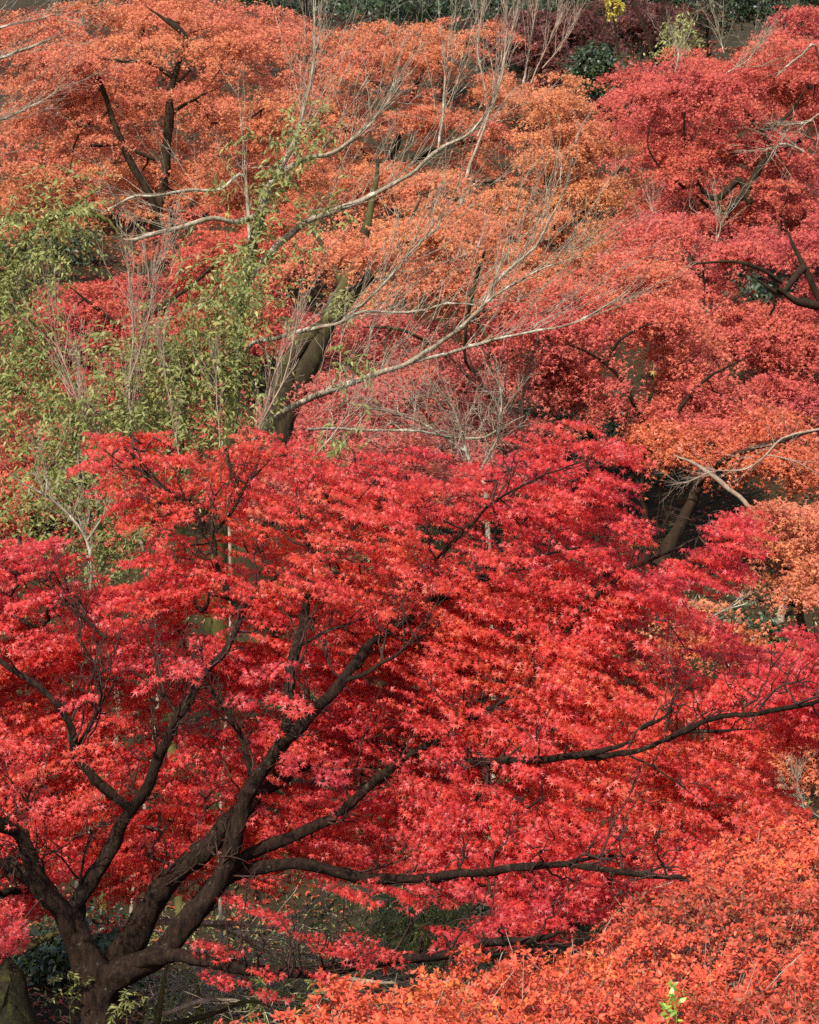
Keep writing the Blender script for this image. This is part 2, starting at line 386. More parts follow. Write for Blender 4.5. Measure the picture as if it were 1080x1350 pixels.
    lb([(770,1000,11.3),(840,990,11.25),(880,976,11.2),(905,965,11.1),(950,963,11),(992,962,10.9)], .024, .008, sides=8)
    lb([(845,962,11.2),(880,940,11.1),(892,905,11),(893,870,10.9)], .013, .005, sides=6)
    lb([(880,975,11.2),(935,950,11.0),(990,940,10.9),(1060,930,10.8),(1140,900,10.7)], .022, .008, sides=8)
    lb([(830,996,11.25),(880,1022,11.1),(930,1060,10.9)], .009, .004, sides=6)
    lb([(600,960,12),(660,900,11.6),(720,860,11.4),(748,830,11.3),(790,786,11.2),(825,755,11.1),(880,728,11),(940,700,10.9)], .03, .008, sides=8)
    lb([(470,880,11.9),(510,830,11.7),(552,800,11.5),(615,770,11.3),(670,745,11.1),(742,725,11.0),(800,720,10.9)], .028, .007, sides=8)
    lb([(500,850,11.8),(535,785,11.5),(552,760,11.3),(582,730,11.1),(608,698,11.0)], .026, .008, sides=8)
    lb([(585,730,11.1),(640,672,11.0),(690,640,10.95),(735,620,10.9),(790,600,10.85)], .013, .005, sides=6)
    lb([(320,810,11.5),(296,775,11.1),(286,745,10.85),(281,708,10.75),(262,680,10.7),(222,646,10.65),(190,622,10.6),(155,606,10.6),(135,590,10.6)], .028, .008, sides=8)
    lb([(283,702,10.75),(306,674,10.7),(326,640,10.65),(345,618,10.65),(362,598,10.65)], .017, .006, sides=7)
    lb([(262,682,10.7),(240,668,10.65),(205,662,10.6),(180,655,10.6)], .01, .004, sides=6)
    lb([(140,842,11.7),(110,815,11.4),(80,785,11.2),(40,760,11)], .016, .006, sides=7)
    lb([(104,838,11.7),(110,800,11.5),(90,770,11.3)], .012, .005, sides=6)
    lb([(38,1128,11.85),(36,1055,11.8),(55,1026,11.75),(92,1010,11.7)], .017, .005, sides=7)
    lb([(36,1058,11.8),(12,1026,11.75),(-8,1008,11.7)], .011, .005, sides=6)
    lb([(105,1165,11.95),(112,1122,11.9),(119,1098,11.9),(142,1080,11.85)], .011, .004, sides=6)
    lb([(103,1158,11.95),(76,1126,11.85),(42,1108,11.8)], .010, .004, sides=6)
    lb([(0,1180,11.9),(40,1172,12.2),(66,1180,12.1)], .03, .03, sides=8)
    skel = np.vstack(skp); srad = np.concatenate(skr)

    # sprays: outline polygons in the photo with a distance for each, spread through a real depth
    out = new_out(); targets = []
    axis_xy = np.array([base[0]+.5, base[1]])
    def fill(poly, n, dfun, th, size=(.24, .4), tint=.5, lf=.0275, dn=.0, keep=None):
        u, v = poly_pts(poly, n)
        d = dfun(u, v)+rng.uniform(-th, th, n)
        for a, b, c in zip(u, v, d):
            p = P(a, b, c)
            # clumps: tiers of foliage with thin places between them
            q = math.sin(p[0]*2.3+1.1*p[1])+math.sin(p[2]*5.2+p[0]*1.3+p[1]*.7)+.6*math.sin(p[0]*5.1-p[2]*3.3)
            if q < -1.3 and rng.random() < .5: continue
            hv = np.array([p[0]-axis_xy[0], p[1]-axis_xy[1], 0]); hv = nrm(hv)
            o = nrm(hv*.8+np.array([.15, -.75, 0])+rng.normal(0, .35, 3)*np.array([1, 1, .25])); o[2] -= .12
            t0 = np.clip(tint+dn+.16*math.sin(p[0]*1.7+p[2]*2.9)+rng.normal(0, .11), 0, 1)
            s = rng.uniform(*size)
            spray(out, p, o, s, t0, lf)
            targets.append(p-nrm(o)*s*.5)
    top = [(-220,720),(-60,715),(15,712),(62,712),(108,738),(140,768),(185,768),(200,745),(178,700),(145,655),(128,610),(122,572),(150,556),(200,562),(238,598),(262,604),(300,590),(330,566),(362,560),(398,574),(425,602),(455,606),(500,594),(530,600),(560,588),(605,612),(655,610),(688,590),(700,558),(735,546),(785,560),(815,572),(826,604),(826,645),(832,690),(826,725),(840,765),(830,860),(600,880),(300,870),(60,880),(-220,890)]
    fill(top, 1000, lambda u, v: 12.95-.35*np.clip((v-560)/300, 0, 1)-.5*np.clip((u-560)/200, 0, 1), .45, (.2, .36), .5)
    back = [(-220,860),(300,850),(560,840),(600,1000),(560,1160),(440,1140),(330,1165),(270,1140),(240,1170),(120,1185),(60,1190),(0,1215),(-220,1240)]
    fill(back, 1080, lambda u, v: 13.15-.4*np.clip((v-850)/300, 0, 1), .6, (.26, .42), .45)
    right = [(470,760),(830,740),(900,800),(985,850),(1120,880),(1120,960),(985,985),(1010,1035),(1050,1070),(985,1095),(900,1140),(820,1160),(700,1160),(560,1165)]
    fill(right, 1050, lambda u, v: 12.7-(.15+1.2*np.clip((v-720)/430, 0, 1))*np.clip((u-480)/260, 0, 1), .55, (.22, .4), .5)
    spur = [(862,760),(900,735),(935,700),(962,672),(990,670),(995,710),(985,740),(950,770),(880,790),(840,800)]
    fill(spur, 80, lambda u, v: 11.6+0*u, .3, (.15, .24), .42)
    edge = [(1020,850),(1045,830),(1110,815),(1200,820),(1200,960),(1060,950),(985,900)]
    fill(edge, 130, lambda u, v: 11.3+0*u, .4, (.2, .34), .4)
    low = [(590,1165),(700,1160),(830,1150),(960,1110),(900,1160),(800,1200),(740,1215),(690,1235),(610,1245),(640,1200)]
    fill(low, 80, lambda u, v: 11.0+0*u, .35, (.16, .26), .38)
    fill([(-60,1180),(10,1190),(25,1255),(-60,1270)], 12, lambda u, v: 11.6+0*u, .3, (.18, .28), .4)
    for (u, v, d, s) in [(325,1190,11.8,.24),(350,1205,11.7,.22),(300,1180,11.9,.2),(470,1178,11.6,.22),(500,1170,11.5,.24),(530,1180,11.5,.2),(560,1172,11.4,.22),(440,1170,11.7,.2),
                         (420,1238,11.2,.28),(470,1246,11.1,.28),(450,1255,11.1,.24),(505,1252,11,.22),(270,1248,11.6,.2),(285,1250,11.5,.18),(285,1288,11.5,.2),(300,1290,11.5,.16),(345,1280,11.3,.16),(410,1282,11.2,.14),(430,1280,11.15,.14),(355,1310,11.3,.16),(600,1230,10.7,.26),(640,1225,10.6,.26),(680,1215,10.6,.26),(590,1250,10.7,.2)]:
        p = P(u, v, d); o = nrm(np.array([.9+rng.normal(0,.3), -.4, -.1])); s = s*1.35; spray(out, p, o, s, rng.uniform(.3, .5), .027, .2); targets.append(p-o*s*.5)
    # a few sprays on the near side of the limbs
    fill([(300,620),(820,620),(860,760),(900,840),(600,860),(420,800)], 110, lambda u, v: 11.95+0*u, .25, (.16, .28), .5)
    fill([(600,960),(1060,900),(1060,980),(700,1040)], 14, lambda u, v: 11.2+0*u, .15, (.14, .24), .45)
    fill([(-100,880),(300,870),(520,870),(560,1120),(440,1060),(240,1010),(60,1080),(-100,1100)], 34, lambda u, v: 11.4+0*u, .3, (.16, .26), .45)
    g = Geo(); flush(g, out, LEAF7)
    T.part('crown', g, M_RED)
    tw = Geo()
    for p, r in zip(skp[1:], skr[1:]):
        pl = []; shoots(pl, p, r, int(4+len(p)*.2), .46, .008, (0, -.22, .4), 1.1, 4, .25, .16)
        for q, rr in pl: tube(tw, q, rr, 4)
    for pts, rr in grow(skel, srad, targets, .09, .0022, .3, -.05, .02, .55): tube(tw, pts, rr, 5)
    for s in out['sh'][::2]:
        if len(s) > 3: tube(tw, s, np.linspace(.0016, .0007, len(s)), 3)
    T.part('twigs', tw, M_BARK_TWIG, trunk, True)
    print('front maple leaves', sum(len(x) for x in out['pos']))
build_front_maple()

# ------------------------------------------------------------------ maples on the hillside
def tier(acc, c, outward, R, n, leaf, tint0, thick=.24):
    """one flat layer of small leaves, a drooping disc longer along the outward branch"""
    X = nrm(np.array([outward[0], outward[1], 0.])); Y = np.array([-X[1], X[0], 0])
    k = 9; la = rng.uniform(-1.5, 1.5, k); ll = R*rng.uniform(.7, 1.75, k)*(1-.2*abs(la)); lz = rng.normal(-.05, .16, k)
    w = rng.choice(k, n, p=ll/ll.sum()); t = rng.random(n)**.8
    off = rng.normal(0, 1, n)*ll[w]*.17*(1.25-t)
    side = rng.integers(0, 2, n)*2-1
    aa = la[w]+side*.7
    x = -.55*R+t*ll[w]*np.cos(la[w])+abs(off)*np.cos(aa); y = t*ll[w]*np.sin(la[w])+abs(off)*np.sin(aa)
    z = lz[w]*t*ll[w]-.26*R*(t*ll[w]/R)**2+rng.normal(0, thick*R*.3, n)+.12*R
    pos = c+X*x[:, None]+Y*y[:, None]; pos[:, 2] += z
    ax = nrm(X*.7+X*(x/R)[:, None]+Y*(y/R)[:, None]+rng.normal(0, .45, (n, 3))); ax[:, 2] -= rng.uniform(.1, .8, n)
    no = nrm(UP*.65+X*.5+rng.normal(0, .55, (n, 3)))
    acc['pos'].append(pos); acc['ax'].append(ax); acc['no'].append(no)
    acc['sz'].append(leaf*rng.uniform(.7, 1.25, n)); acc['ti'].append(np.clip(tint0+rng.normal(0, .16, n), 0, 1))

def hill_maple(name, label, mat, limbs, blobs, leaf=.038, bark=None, group='maples on the hillside', tint=.5, R=(.25, .6), lpa=600, twig=.004, seed=None, grad=None):
    """limbs: list of (points, r0, r1), first is the trunk.  blobs: (u, v, ru, rv, d, rd, n tiers)"""
    b = bark or M_BARK_FAR
    p0 = PP(limbs[0][0][:1])[0]; base = np.array([p0[0], p0[1], float(ground_z(p0[0], p0[1]))-.1])
    T = Thing(name, label, 'tree', base, group)
    sk = []; sr = []; tr = None
    for i, (px, r0, r1) in enumerate(limbs):
        g = Geo(); r0 *= .78; r1 *= .7; pts, rr = limb(g, px, r0, r1, 9 if i == 0 else 7, .1, .014, .08, .85, .05)
        if i == 0 and p0[2] > base[2]+.2:
            q = np.linspace(0, 1, 8)[:, None]; tube(g, base*(1-q)+p0*q+np.array([.05, 0, 0])*np.sin(q*3.14), np.linspace(r0*1.35, r0, 8), 9, .05)
        o = T.part('trunk' if i == 0 else 'limb', g, b, tr, True)
        if i == 0: tr = o
        sk.append(pts); sr.append(rr)
    acc = new_out(); targets = []
    for (u, v, ru, rv, d, rd, n) in blobs:
        n = int(n*1.7)
        s = nrm(rng.normal(0, 1, (n, 3)))*rng.uniform(.1, 1.25, (n, 1)); s[:, 1] = rng.uniform(-1, .5, n)-.35*s[:, 2]   # lower layers reach farther out
        c = P(u, v, d)
        for q in s:
            p = P(u+q[0]*ru, v+q[2]*rv, d+q[1]*rd)
            k = math.sin(p[0]*1.9+p[1])+math.sin(p[2]*3.1+p[0]*.9)+.7*math.sin(p[0]*4.3-p[2]*2.7)
            if k < -1.25: continue
            o = nrm(np.array([q[0]*.7, -.7+q[1]*.4, 0])+rng.normal(0, .25, 3))
            r = rng.uniform(*R)
            t0 = tint+.13*math.sin(p[0]*1.1+p[2]*1.9+p[1])+rng.normal(0, .1)
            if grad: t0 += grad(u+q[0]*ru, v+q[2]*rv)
            tier(acc, p, o, r, int(lpa*r*r*math.pi*.8), leaf, t0)
            targets.append(p-o*r*.5)
    g = Geo(); flush(g, acc, LEAF5); T.part('crown', g, mat)
    tw = Geo()
    for pts, rr in grow(np.vstack(sk), np.concatenate(sr), targets, .18, twig, .35, -.03, .02, .5): tube(tw, pts, rr, 4)
    if tw.v: T.part('twigs', tw, b, tr, True)
    return sum(len(x) for x in acc['pos'])

tot = 0
tot += hill_maple('maple_tree', 'orange maple with two dark trunks crossing low and rising apart, leaves salmon orange', M_ORANGE,
  [([(218,345,35.5),(212,320,35.4),(206,285,35.3),(215,245,35.3),(224,165,35.2),(226,120,35.2),(236,80,35.2),(246,50,35.2),(220,25,35.2)], .15, .05),
   ([(214,322,35.3),(200,262,35.1),(172,212,35),(152,166,35),(140,128,35),(120,84,34.9)], .11, .05),
   ([(228,102,35.2),(200,83,35),(160,80,34.8),(125,76,34.6)], .06, .025),
   ([(246,50,35.2),(218,26,35.1),(190,6,35)], .06, .03),
   ([(226,150,35.2),(250,135,35.1),(290,115,34.9)], .05, .02),
   ([(120,192,35),(155,192,35.1),(205,210,35.2)], .03, .05)],
  [(90,75,110,50,35.8,1.4,34),(60,175,110,60,36,1.5,40),(280,70,130,60,36,1.4,44),(330,160,120,60,36.4,1.4,40),(200,240,150,60,36.6,1.4,44),(20,270,90,50,36.4,1.2,22),(330,250,90,50,36.4,1.2,26),(150,130,90,70,36.8,1,22)], grad=lambda u,v: .05 if v<210 else .22)
tot += hill_maple('maple_tree', 'farther orange maple filling in behind the two trunked orange maple', M_ORANGE,
  [([(150,300,45),(150,220,45),(140,140,45),(120,60,45)], .16, .03), ([(148,200,45),(60,120,44.8),(20,60,44.6)], .08, .02), ([(145,170,45),(230,110,44.8),(300,40,44.6)], .08, .02)],
  [(40,30,90,40,45.5,1.4,30),(200,20,110,36,45.5,1.4,34),(330,40,80,40,45.5,1.4,26),(100,110,110,60,45.5,1.3,40),(260,130,110,60,45.5,1.3,40),(60,220,110,60,45,1.3,36),(230,240,110,50,45,1.3,34),(390,250,70,60,45,1.3,26)], tint=.5, leaf=.048, R=(.35,.7), lpa=420)
tot += hill_maple('maple_tree', 'farther red maple filling in behind the rosy red maple', M_SCAR,
  [([(960,380,45),(960,280,45),(950,180,45),(940,90,45)], .16, .03), ([(955,250,45),(1030,180,44.8),(1070,100,44.6)], .08, .02), ([(955,300,45),(880,240,44.8),(830,200,44.6)], .08, .02)],
  [(860,170,60,60,45.5,1.4,28),(950,130,90,60,45.5,1.4,36),(1050,110,60,70,45.5,1.4,30),(900,260,90,50,45,1.3,34),(1030,250,80,60,45,1.3,34),(870,350,80,40,44,1.3,26),(980,360,90,40,44,1.3,30)], tint=.5, leaf=.048, R=(.35,.7), lpa=420)
tot += hill_maple('maple_tree', 'broad orange maple standing behind the tall bare tree, just under the dark wood', M_ORANGE,
  [([(520,360,41),(522,300,41),(515,230,41),(523,190,41),(540,140,41),(560,90,41)], .17, .05),
   ([(520,250,41),(470,190,40.8),(430,130,40.6),(410,80,40.5)], .08, .03),
   ([(525,220,41),(600,190,40.7),(690,180,40.4),(760,165,40)], .08, .03),
   ([(600,232,40.5),(640,240,40.2),(690,228,40)], .05, .03)],
  [(480,70,110,45,41,1.5,44),(590,65,80,40,41.3,1.4,26),(420,150,90,60,41,1.4,32),(560,150,110,50,41,1.4,40),(660,120,50,30,41.5,1,12),(500,240,120,50,40.5,1.4,40),(620,240,110,50,40.5,1.4,36)], tint=.62)
tot += hill_maple('maple_tree', 'amber maple with pale orange layered sprays beside the dark green gap', M_TAN,
  [([(760,420,39),(745,350,39),(730,280,39),(720,220,39),(735,160,39)], .14, .05),
   ([(740,330,39),(700,290,38.8),(650,260,38.6)], .07, .03), ([(735,300,39),(790,260,38.8),(820,220,38.6)], .07, .03)],
  [(720,120,55,25,39,1,16),(745,185,80,40,39,1.3,32),(780,250,70,50,38.8,1.3,32),(700,270,90,45,38.6,1.3,34),(820,310,50,50,38.5,1.2,22),(740,350,90,40,38.2,1.2,30),(650,330,80,40,38.2,1.2,24)], tint=.5)
tot += hill_maple('maple_tree', 'rosy red maple with sparse top and grey dead twigs high on the slope', M_SCAR,
  [([(1000,420,36.2),(985,340,36),(955,290,35.8),(985,250,35.7),(1010,210,35.7),(1040,190,35.7),(1075,180,35.7)], .16, .06),
   ([(990,268,35.7),(975,238,35.7),(945,262,35.6),(925,250,35.5)], .1, .06),
   ([(1005,175,35.7),(985,150,35.7),(965,125,35.6)], .06, .025), ([(1005,175,35.7),(1040,150,35.7),(1065,110,35.6)], .06, .025),
   ([(1020,200,35.7),(1005,175,35.7)], .06, .06),
   ([(985,330,36.6),(930,270,36.4),(880,230,36),(856,195,35.8),(857,165,35.7),(872,145,35.6),(862,125,35.5)], .045, .012), ([(930,260,36.4),(905,200,36.2),(903,150,35.9),(913,112,35.7),(925,95,35.6)], .04, .02)],
  [(850,120,55,40,37,1.2,22),(930,110,80,45,37,1.3,36),(1030,90,70,55,37.4,1.3,36),(900,200,80,50,37,1.3,38),(1010,190,90,60,37,1.4,46),(1085,150,60,80,37,1.3,34),(930,290,90,40,36.6,1.3,36),(1040,290,70,50,36.6,1.3,34),(1060,40,40,30,37.5,1,12)], tint=.5)
tot += hill_maple('maple_tree', 'red maple with thick bent trunk leaning over dark hollows at the slope edge', M_SCAR,
  [([(1110,520,29),(1090,420,29),(1072,375,29),(1052,335,29),(1040,310,29),(1030,280,29)], .14, .02),
   ([(1060,352,29),(1030,385,28.9),(1010,375,28.8),(985,360,28.7)], .08, .02), ([(1085,405,29),(1050,395,28.9),(1025,380,28.8)], .09, .05),
   ([(880,345,28.8),(915,347,28.8),(950,345,28.8),(990,350,28.9),(1030,372,29.2)], .012, .045)],
  [(900,375,60,28,30,1,20),(980,330,60,22,30.3,1,16),(1010,430,80,26,29.8,1.1,28),(930,440,70,28,29.6,1.1,24),(1060,460,60,30,29.6,1,20),(1090,300,40,60,30.3,1,14),(1040,515,80,30,29.2,1,26),(1090,400,30,40,30.3,1,8),(880,310,40,20,30.2,.8,10)], tint=.45)
tot += hill_maple('maple_tree', 'orange red maple with dark limb arching left from its hidden trunk', M_SCAR,
  [([(853,790,24.6),(852,700,24.6),(850,640,24.5),(850,590,24.5),(848,560,24.5),(832,522,24.4),(812,492,24.3),(780,468,24.2),(740,452,24.1),(712,446,24)], .08, .012),
   ([(850,545,24.5),(862,510,24.4),(850,505,24.4)], .04, .02), ([(850,580,24.5),(885,550,24.3),(930,500,24.2),(990,470,24)], .05, .02),
   ([(800,478,24.3),(815,450,24.2),(850,430,24.1),(890,425,24)], .03, .015), ([(712,446,24),(700,470,23.9),(715,490,23.9)], .03, .015)],
  [(720,430,70,35,25.2,1,26),(770,395,80,40,25.6,1,28),(860,420,70,40,25.2,1,26),(900,500,70,40,24.9,.9,26),(800,530,70,28,25.3,.8,20),(960,555,80,30,24.6,.9,24),(700,500,60,30,25.6,.8,18),(840,480,50,40,25,.8,16),(850,350,50,28,26,.8,12),(790,500,50,26,24.9,.5,14),(740,480,40,20,24.8,.4,8),(880,540,40,20,24.7,.4,8)], tint=.62, leaf=.034, R=(.28,.55))
tot += hill_maple('maple_tree', 'rust orange maple over the dark hollow, slanting trunk leaning right', M_RUST,
  [([(872,745,23.5),(884,715,23.5),(900,685,23.5),(915,650,23.5),(925,615,23.5),(940,585,23.5)], .11, .06),
   ([(918,640,23.5),(950,610,23.3),(1000,590,23.1),(1085,566,23)], .05, .03), ([(925,615,23.5),(885,600,23.6),(860,585,23.7)], .04, .02)],
  [(930,590,60,20,24,.6,18),(1000,560,60,20,24,.7,18),(1030,600,60,20,23.6,.7,16),(880,575,40,18,24,.5,10),(1075,630,40,14,23.4,.6,8)], tint=.45, leaf=.034, R=(.26,.5))
tot += hill_maple('maple_tree', 'small salmon orange maple behind the scarlet spray near the dark hollow', M_ORANGE,
  [([(1080,900,18.5),(1060,830,18.5),(1050,780,18.5),(1030,720,18.4),(1020,680,18.3)], .06, .02),
   ([(1050,780,18.5),(1085,750,18.3),(1110,730,18.2)], .03, .015), ([(1055,800,18.5),(990,790,18.3),(930,800,18.1)], .03, .012)],
  [(1015,680,22,14,18.6,.4,8),(1035,700,36,26,18.6,.5,16),(1010,720,30,24,18.5,.4,10),(1040,730,50,28,18.5,.6,24),(1085,770,45,35,18.4,.6,18),(1000,775,45,18,18.3,.5,14),(940,800,45,10,18.2,.4,10),(1090,690,30,30,18.8,.5,10)], tint=.5, leaf=.031, R=(.2,.4), lpa=750)
tot += hill_maple('maple_tree', 'low rust maple hiding in shade beneath the scarlet crown edge', M_RUST,
  [([(1060,1130,17),(1050,1060,17),(1030,1010,17),(1000,980,16.9)], .05, .015), ([(1040,1040,17),(1075,1000,16.8),(1110,980,16.7)], .03, .012), ([(1020,1000,17),(960,950,17),(940,860,17.2)], .03, .012)],
  [(1010,990,60,20,17.2,.5,16),(1060,1030,45,30,17.1,.5,18),(1080,970,40,20,17.1,.5,10),(940,850,60,18,18,.4,14),(1020,880,30,20,18,.4,6)], tint=.6, leaf=.031, R=(.2,.4), lpa=750)
tot += hill_maple('maple_tree', 'red and orange maple with thick mossy forked trunk behind the bare branches', M_ORANGE,
  [([(330,720,22),(352,620,22),(372,550,22),(392,505,22),(412,470,22),(430,435,22.1),(452,385,22.2),(470,335,22.3),(485,290,22.4),(492,262,22.5),(500,225,22.6),(498,190,22.7)], .27, .02),
   ([(362,575,22),(372,525,21.95),(382,480,21.95),(400,450,22),(440,420,22.2),(475,378,22.4),(505,345,22.5),(525,305,22.6),(545,280,22.7),(560,250,22.9)], .17, .015),
   ([(455,380,22.2),(430,330,22.6),(400,290,22.9)], .06, .03), ([(520,310,22.6),(580,300,22.8),(640,330,23)], .06, .02)],
  [(600,360,110,40,26,1.2,40),(500,430,110,40,25.5,1.2,38),(520,500,90,35,25,1,28),(620,500,90,35,25,1,28),(560,300,90,30,26.5,1.2,26),(420,360,60,40,26,1,18),(420,560,80,30,24.6,.9,20),(600,560,110,25,24.4,.9,26),(660,430,50,40,25.6,1,16),(470,600,90,36,20.6,.6,30),(380,640,80,40,20.6,.6,24),(600,640,100,40,20.6,.6,24),(470,520,40,16,21,.4,8),(560,240,40,20,25,.6,8),(480,330,60,20,21.4,.4,6),(560,310,50,20,22,.4,8)], bark=M_MOSS_SHADED, tint=.5, leaf=.034, R=(.28,.55), grad=lambda u,v: .12 if v<415 else -.55)
tot += hill_maple('maple_tree', 'crimson maple in the dip behind the grey upright twigs', M_CRIM,
  [([(150,560,31),(170,480,31),(190,420,31),(200,370,31)], .12, .04), ([(180,450,31),(120,400,30.8),(80,370,30.6)], .06, .02), ([(190,420,31),(260,370,30.8),(310,330,30.6)], .06, .02)],
  [(100,420,80,55,32,1.2,36),(200,400,80,60,32,1.2,34),(300,330,80,50,32.5,1.2,34),(250,450,90,50,31.5,1.2,30),(140,500,110,40,31,1,30),(340,430,60,60,31,1,20),(380,300,50,40,33,1,14)], tint=.6, grad=lambda u,v: .25 if v<370 else 0)
tot += hill_maple('maple_tree', 'red orange maple glimpsed through the green leaves low on the slope', M_SCAR,
  [([(40,820,25),(45,720,25),(50,640,25),(60,580,25)], .1, .03), ([(48,680,25),(10,630,24.8),(-30,600,24.6)], .05, .02), ([(50,640,25),(120,600,24.8),(180,590,24.6)], .05, .02)],
  [(30,520,80,50,25.6,1,28),(20,620,80,60,25.4,1,30),(130,640,90,60,25.6,1,26),(250,580,90,60,25.6,1,24),(80,700,120,40,25,1,24)], tint=.68, leaf=.034, R=(.28,.55))
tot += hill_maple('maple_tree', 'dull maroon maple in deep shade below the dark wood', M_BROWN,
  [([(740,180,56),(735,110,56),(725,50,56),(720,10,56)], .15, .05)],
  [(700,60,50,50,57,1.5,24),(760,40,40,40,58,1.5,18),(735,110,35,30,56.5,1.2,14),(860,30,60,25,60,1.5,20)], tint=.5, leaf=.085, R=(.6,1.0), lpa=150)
print('hill leaves', tot)

# ------------------------------------------------------------------ bare trees
def bare_tree(label, limbs, mat, n=14, L=.9, rl=.005, bias=(.15, 0, .6), group=None, sub=4, name='bare_tree', spread=.8, lump=.06, wob=.06, jit=.008, tmat=None):
    p0 = PP(limbs[0][0][:1])[0]; base = np.array([p0[0], p0[1], float(ground_z(p0[0], p0[1]))-.1])
    T = Thing(name, label, 'tree', base, group); tr = None; pl = []; sk = []
    for i, lm in enumerate(limbs):
        px, r0, r1 = lm[:3]; nn = lm[3] if len(lm) > 3 else n
        g = Geo(); p, r = limb(g, px, r0*.85, r1*.85, 8 if r0 > .02 else 6, .06, jit, lump, .8, .05)
        if i == 0 and p0[2] > base[2]+.15 and name != 'dead_branch':
            q = np.linspace(0, 1, 12)[:, None]; tube(g, base*(1-q)+p0*q+np.sin(q*3.14)*np.array([rng.normal(0, .12), .1, 0])+np.sin(q*6.28)*np.array([rng.normal(0, .07), 0, 0]), np.linspace(r0*1.15, r0, 12), 8, .05)
        o = T.part('trunk' if i == 0 else 'limb', g, (tmat or mat) if i == 0 else mat, None, True)
        sk.append((p, r)); pl = []; shoots(pl, p, r, int(nn*2.1), L*1.05, rl*.68, bias, spread, sub, wob=wob)
        g = Geo()
        for q, rr in pl: tube(g, q, rr, 4)
        if g.v: T.part('twigs', g, mat, o, True)
    return T, sk

BARE_LIMBS = [
  ([(285,780,18.4),(298,640,18.3),(305,560,18.2),(312,470,18.1),(316,400,18),(324,365,17.95),(332,325,17.9),(345,278,17.8)], .10, .05, 4),
  ([(345,280,17.8),(352,250,17.75),(372,228,17.7),(400,212,17.65),(440,200,17.6),(478,172,17.5),(500,150,17.5),(520,118,17.4)], .042, .010, 12),
  ([(346,275,17.8),(362,232,17.9),(383,200,17.95),(400,150,18),(412,100,18),(415,50,18),(412,-10,18)], .03, .008, 10),
  ([(318,385,18),(350,340,17.9),(395,300,17.8),(442,278,17.7),(490,258,17.6),(540,230,17.5),(580,196,17.4),(616,178,17.3),(646,144,17.2),(656,112,17.2)], .045, .010, 16),
  ([(578,198,17.4),(584,150,17.4),(586,100,17.4),(588,50,17.4)], .014, .005, 7),
  ([(345,282,17.8),(310,292,17.7),(280,288,17.6),(240,300,17.5),(205,308,17.4),(178,317,17.3),(163,315,17.3)], .028, .022, 6),
  ([(330,330,17.9),(322,232,17.9),(290,250,17.8),(250,250,17.7),(205,258,17.6),(170,262,17.5),(120,290,17.4)], .02, .012, 6),
  ([(308,480,18.1),(335,452,17.9),(362,447,17.8),(400,436,17.7),(448,425,17.5),(478,411,17.4),(540,412,17.3),(600,400,17.2),(640,404,17.1)], .03, .008, 12),
  ([(300,620,18.2),(345,575,17.8),(370,546,17.6),(420,520,17.4),(455,508,17.3),(500,492,17.2),(540,478,17.1),(575,455,17),(612,428,16.9),(640,400,16.8),(660,366,16.8),(705,325,16.7),(735,272,16.6),(752,235,16.6)], .048, .008, 22),
  ([(540,478,17.1),(590,465,17),(640,452,16.9),(690,440,16.8),(740,430,16.7),(785,412,16.6),(825,385,16.5),(845,360,16.5)], .022, .005, 12),
  ([(612,428,16.9),(660,385,16.7),(700,362,16.6),(740,345,16.5),(770,335,16.5)], .014, .004, 8),
  ([(452,424,17.5),(500,380,17.5),(545,330,17.4),(575,300,17.4),(590,255,17.4)], .018, .005, 12),
]
BARE, bsk = bare_tree('tall bare tree with pale grey lichen limbs spreading across the orange maples', BARE_LIMBS, M_GREY, L=1.05, rl=.0055, tmat=M_MOSSY)
bare_tree('pale bare branches reaching in from beyond the frame over the orange maple',
  [([(-260,420,22),(-220,250,22),(-160,140,22),(-100,95,22),(-40,82,22),(0,76,22),(40,62,22),(85,46,22)], .09, .012, 14),
   ([(-160,140,22),(-80,62,22),(0,36,22),(36,28,22),(78,18,22)], .04, .008, 10),
   ([(-190,200,22),(-100,190,22),(0,158,22),(60,130,22),(90,100,22)], .04, .006, 12)], M_GREY, L=1.1, bias=(.3, 0, .25))
bare_tree('grey leafless shrub with tangled fine twigs right behind the scarlet crown top',
  [([(640,640,16.5),(620,610,16.5),(612,585,16.5),(600,545,16.4),(575,500,16.3)], .02, .006, 18),
   ([(630,625,16.5),(655,580,16.4),(660,530,16.3),(655,490,16.3)], .016, .005, 16), ([(615,595,16.5),(560,560,16.5),(500,540,16.4),(450,540,16.3)], .014, .005, 16),
   ([(405,566,16.2),(450,566,16.3),(500,567,16.4),(552,571,16.4),(600,577,16.5),(640,577,16.5),(668,560,16.4),(692,548,16.4)], .014, .011, 14)], M_GREY, L=.5, rl=.004, bias=(-.35, 0, .1), name='bare_shrub', spread=1.4, wob=.12)
bare_tree('dark leafless shrub with crooked black twigs beside the scarlet crown top',
  [([(700,640,17),(690,575,17),(670,535,17),(655,505,17),(640,470,17)], .026, .008, 9), ([(690,570,17),(690,520,17),(700,485,17)], .014, .005, 8), ([(672,540,17),(620,500,17),(595,470,17)], .012, .004, 8)],
  M_BARK_TWIG, L=.5, rl=.005, bias=(0, 0, .35), name='bare_shrub')
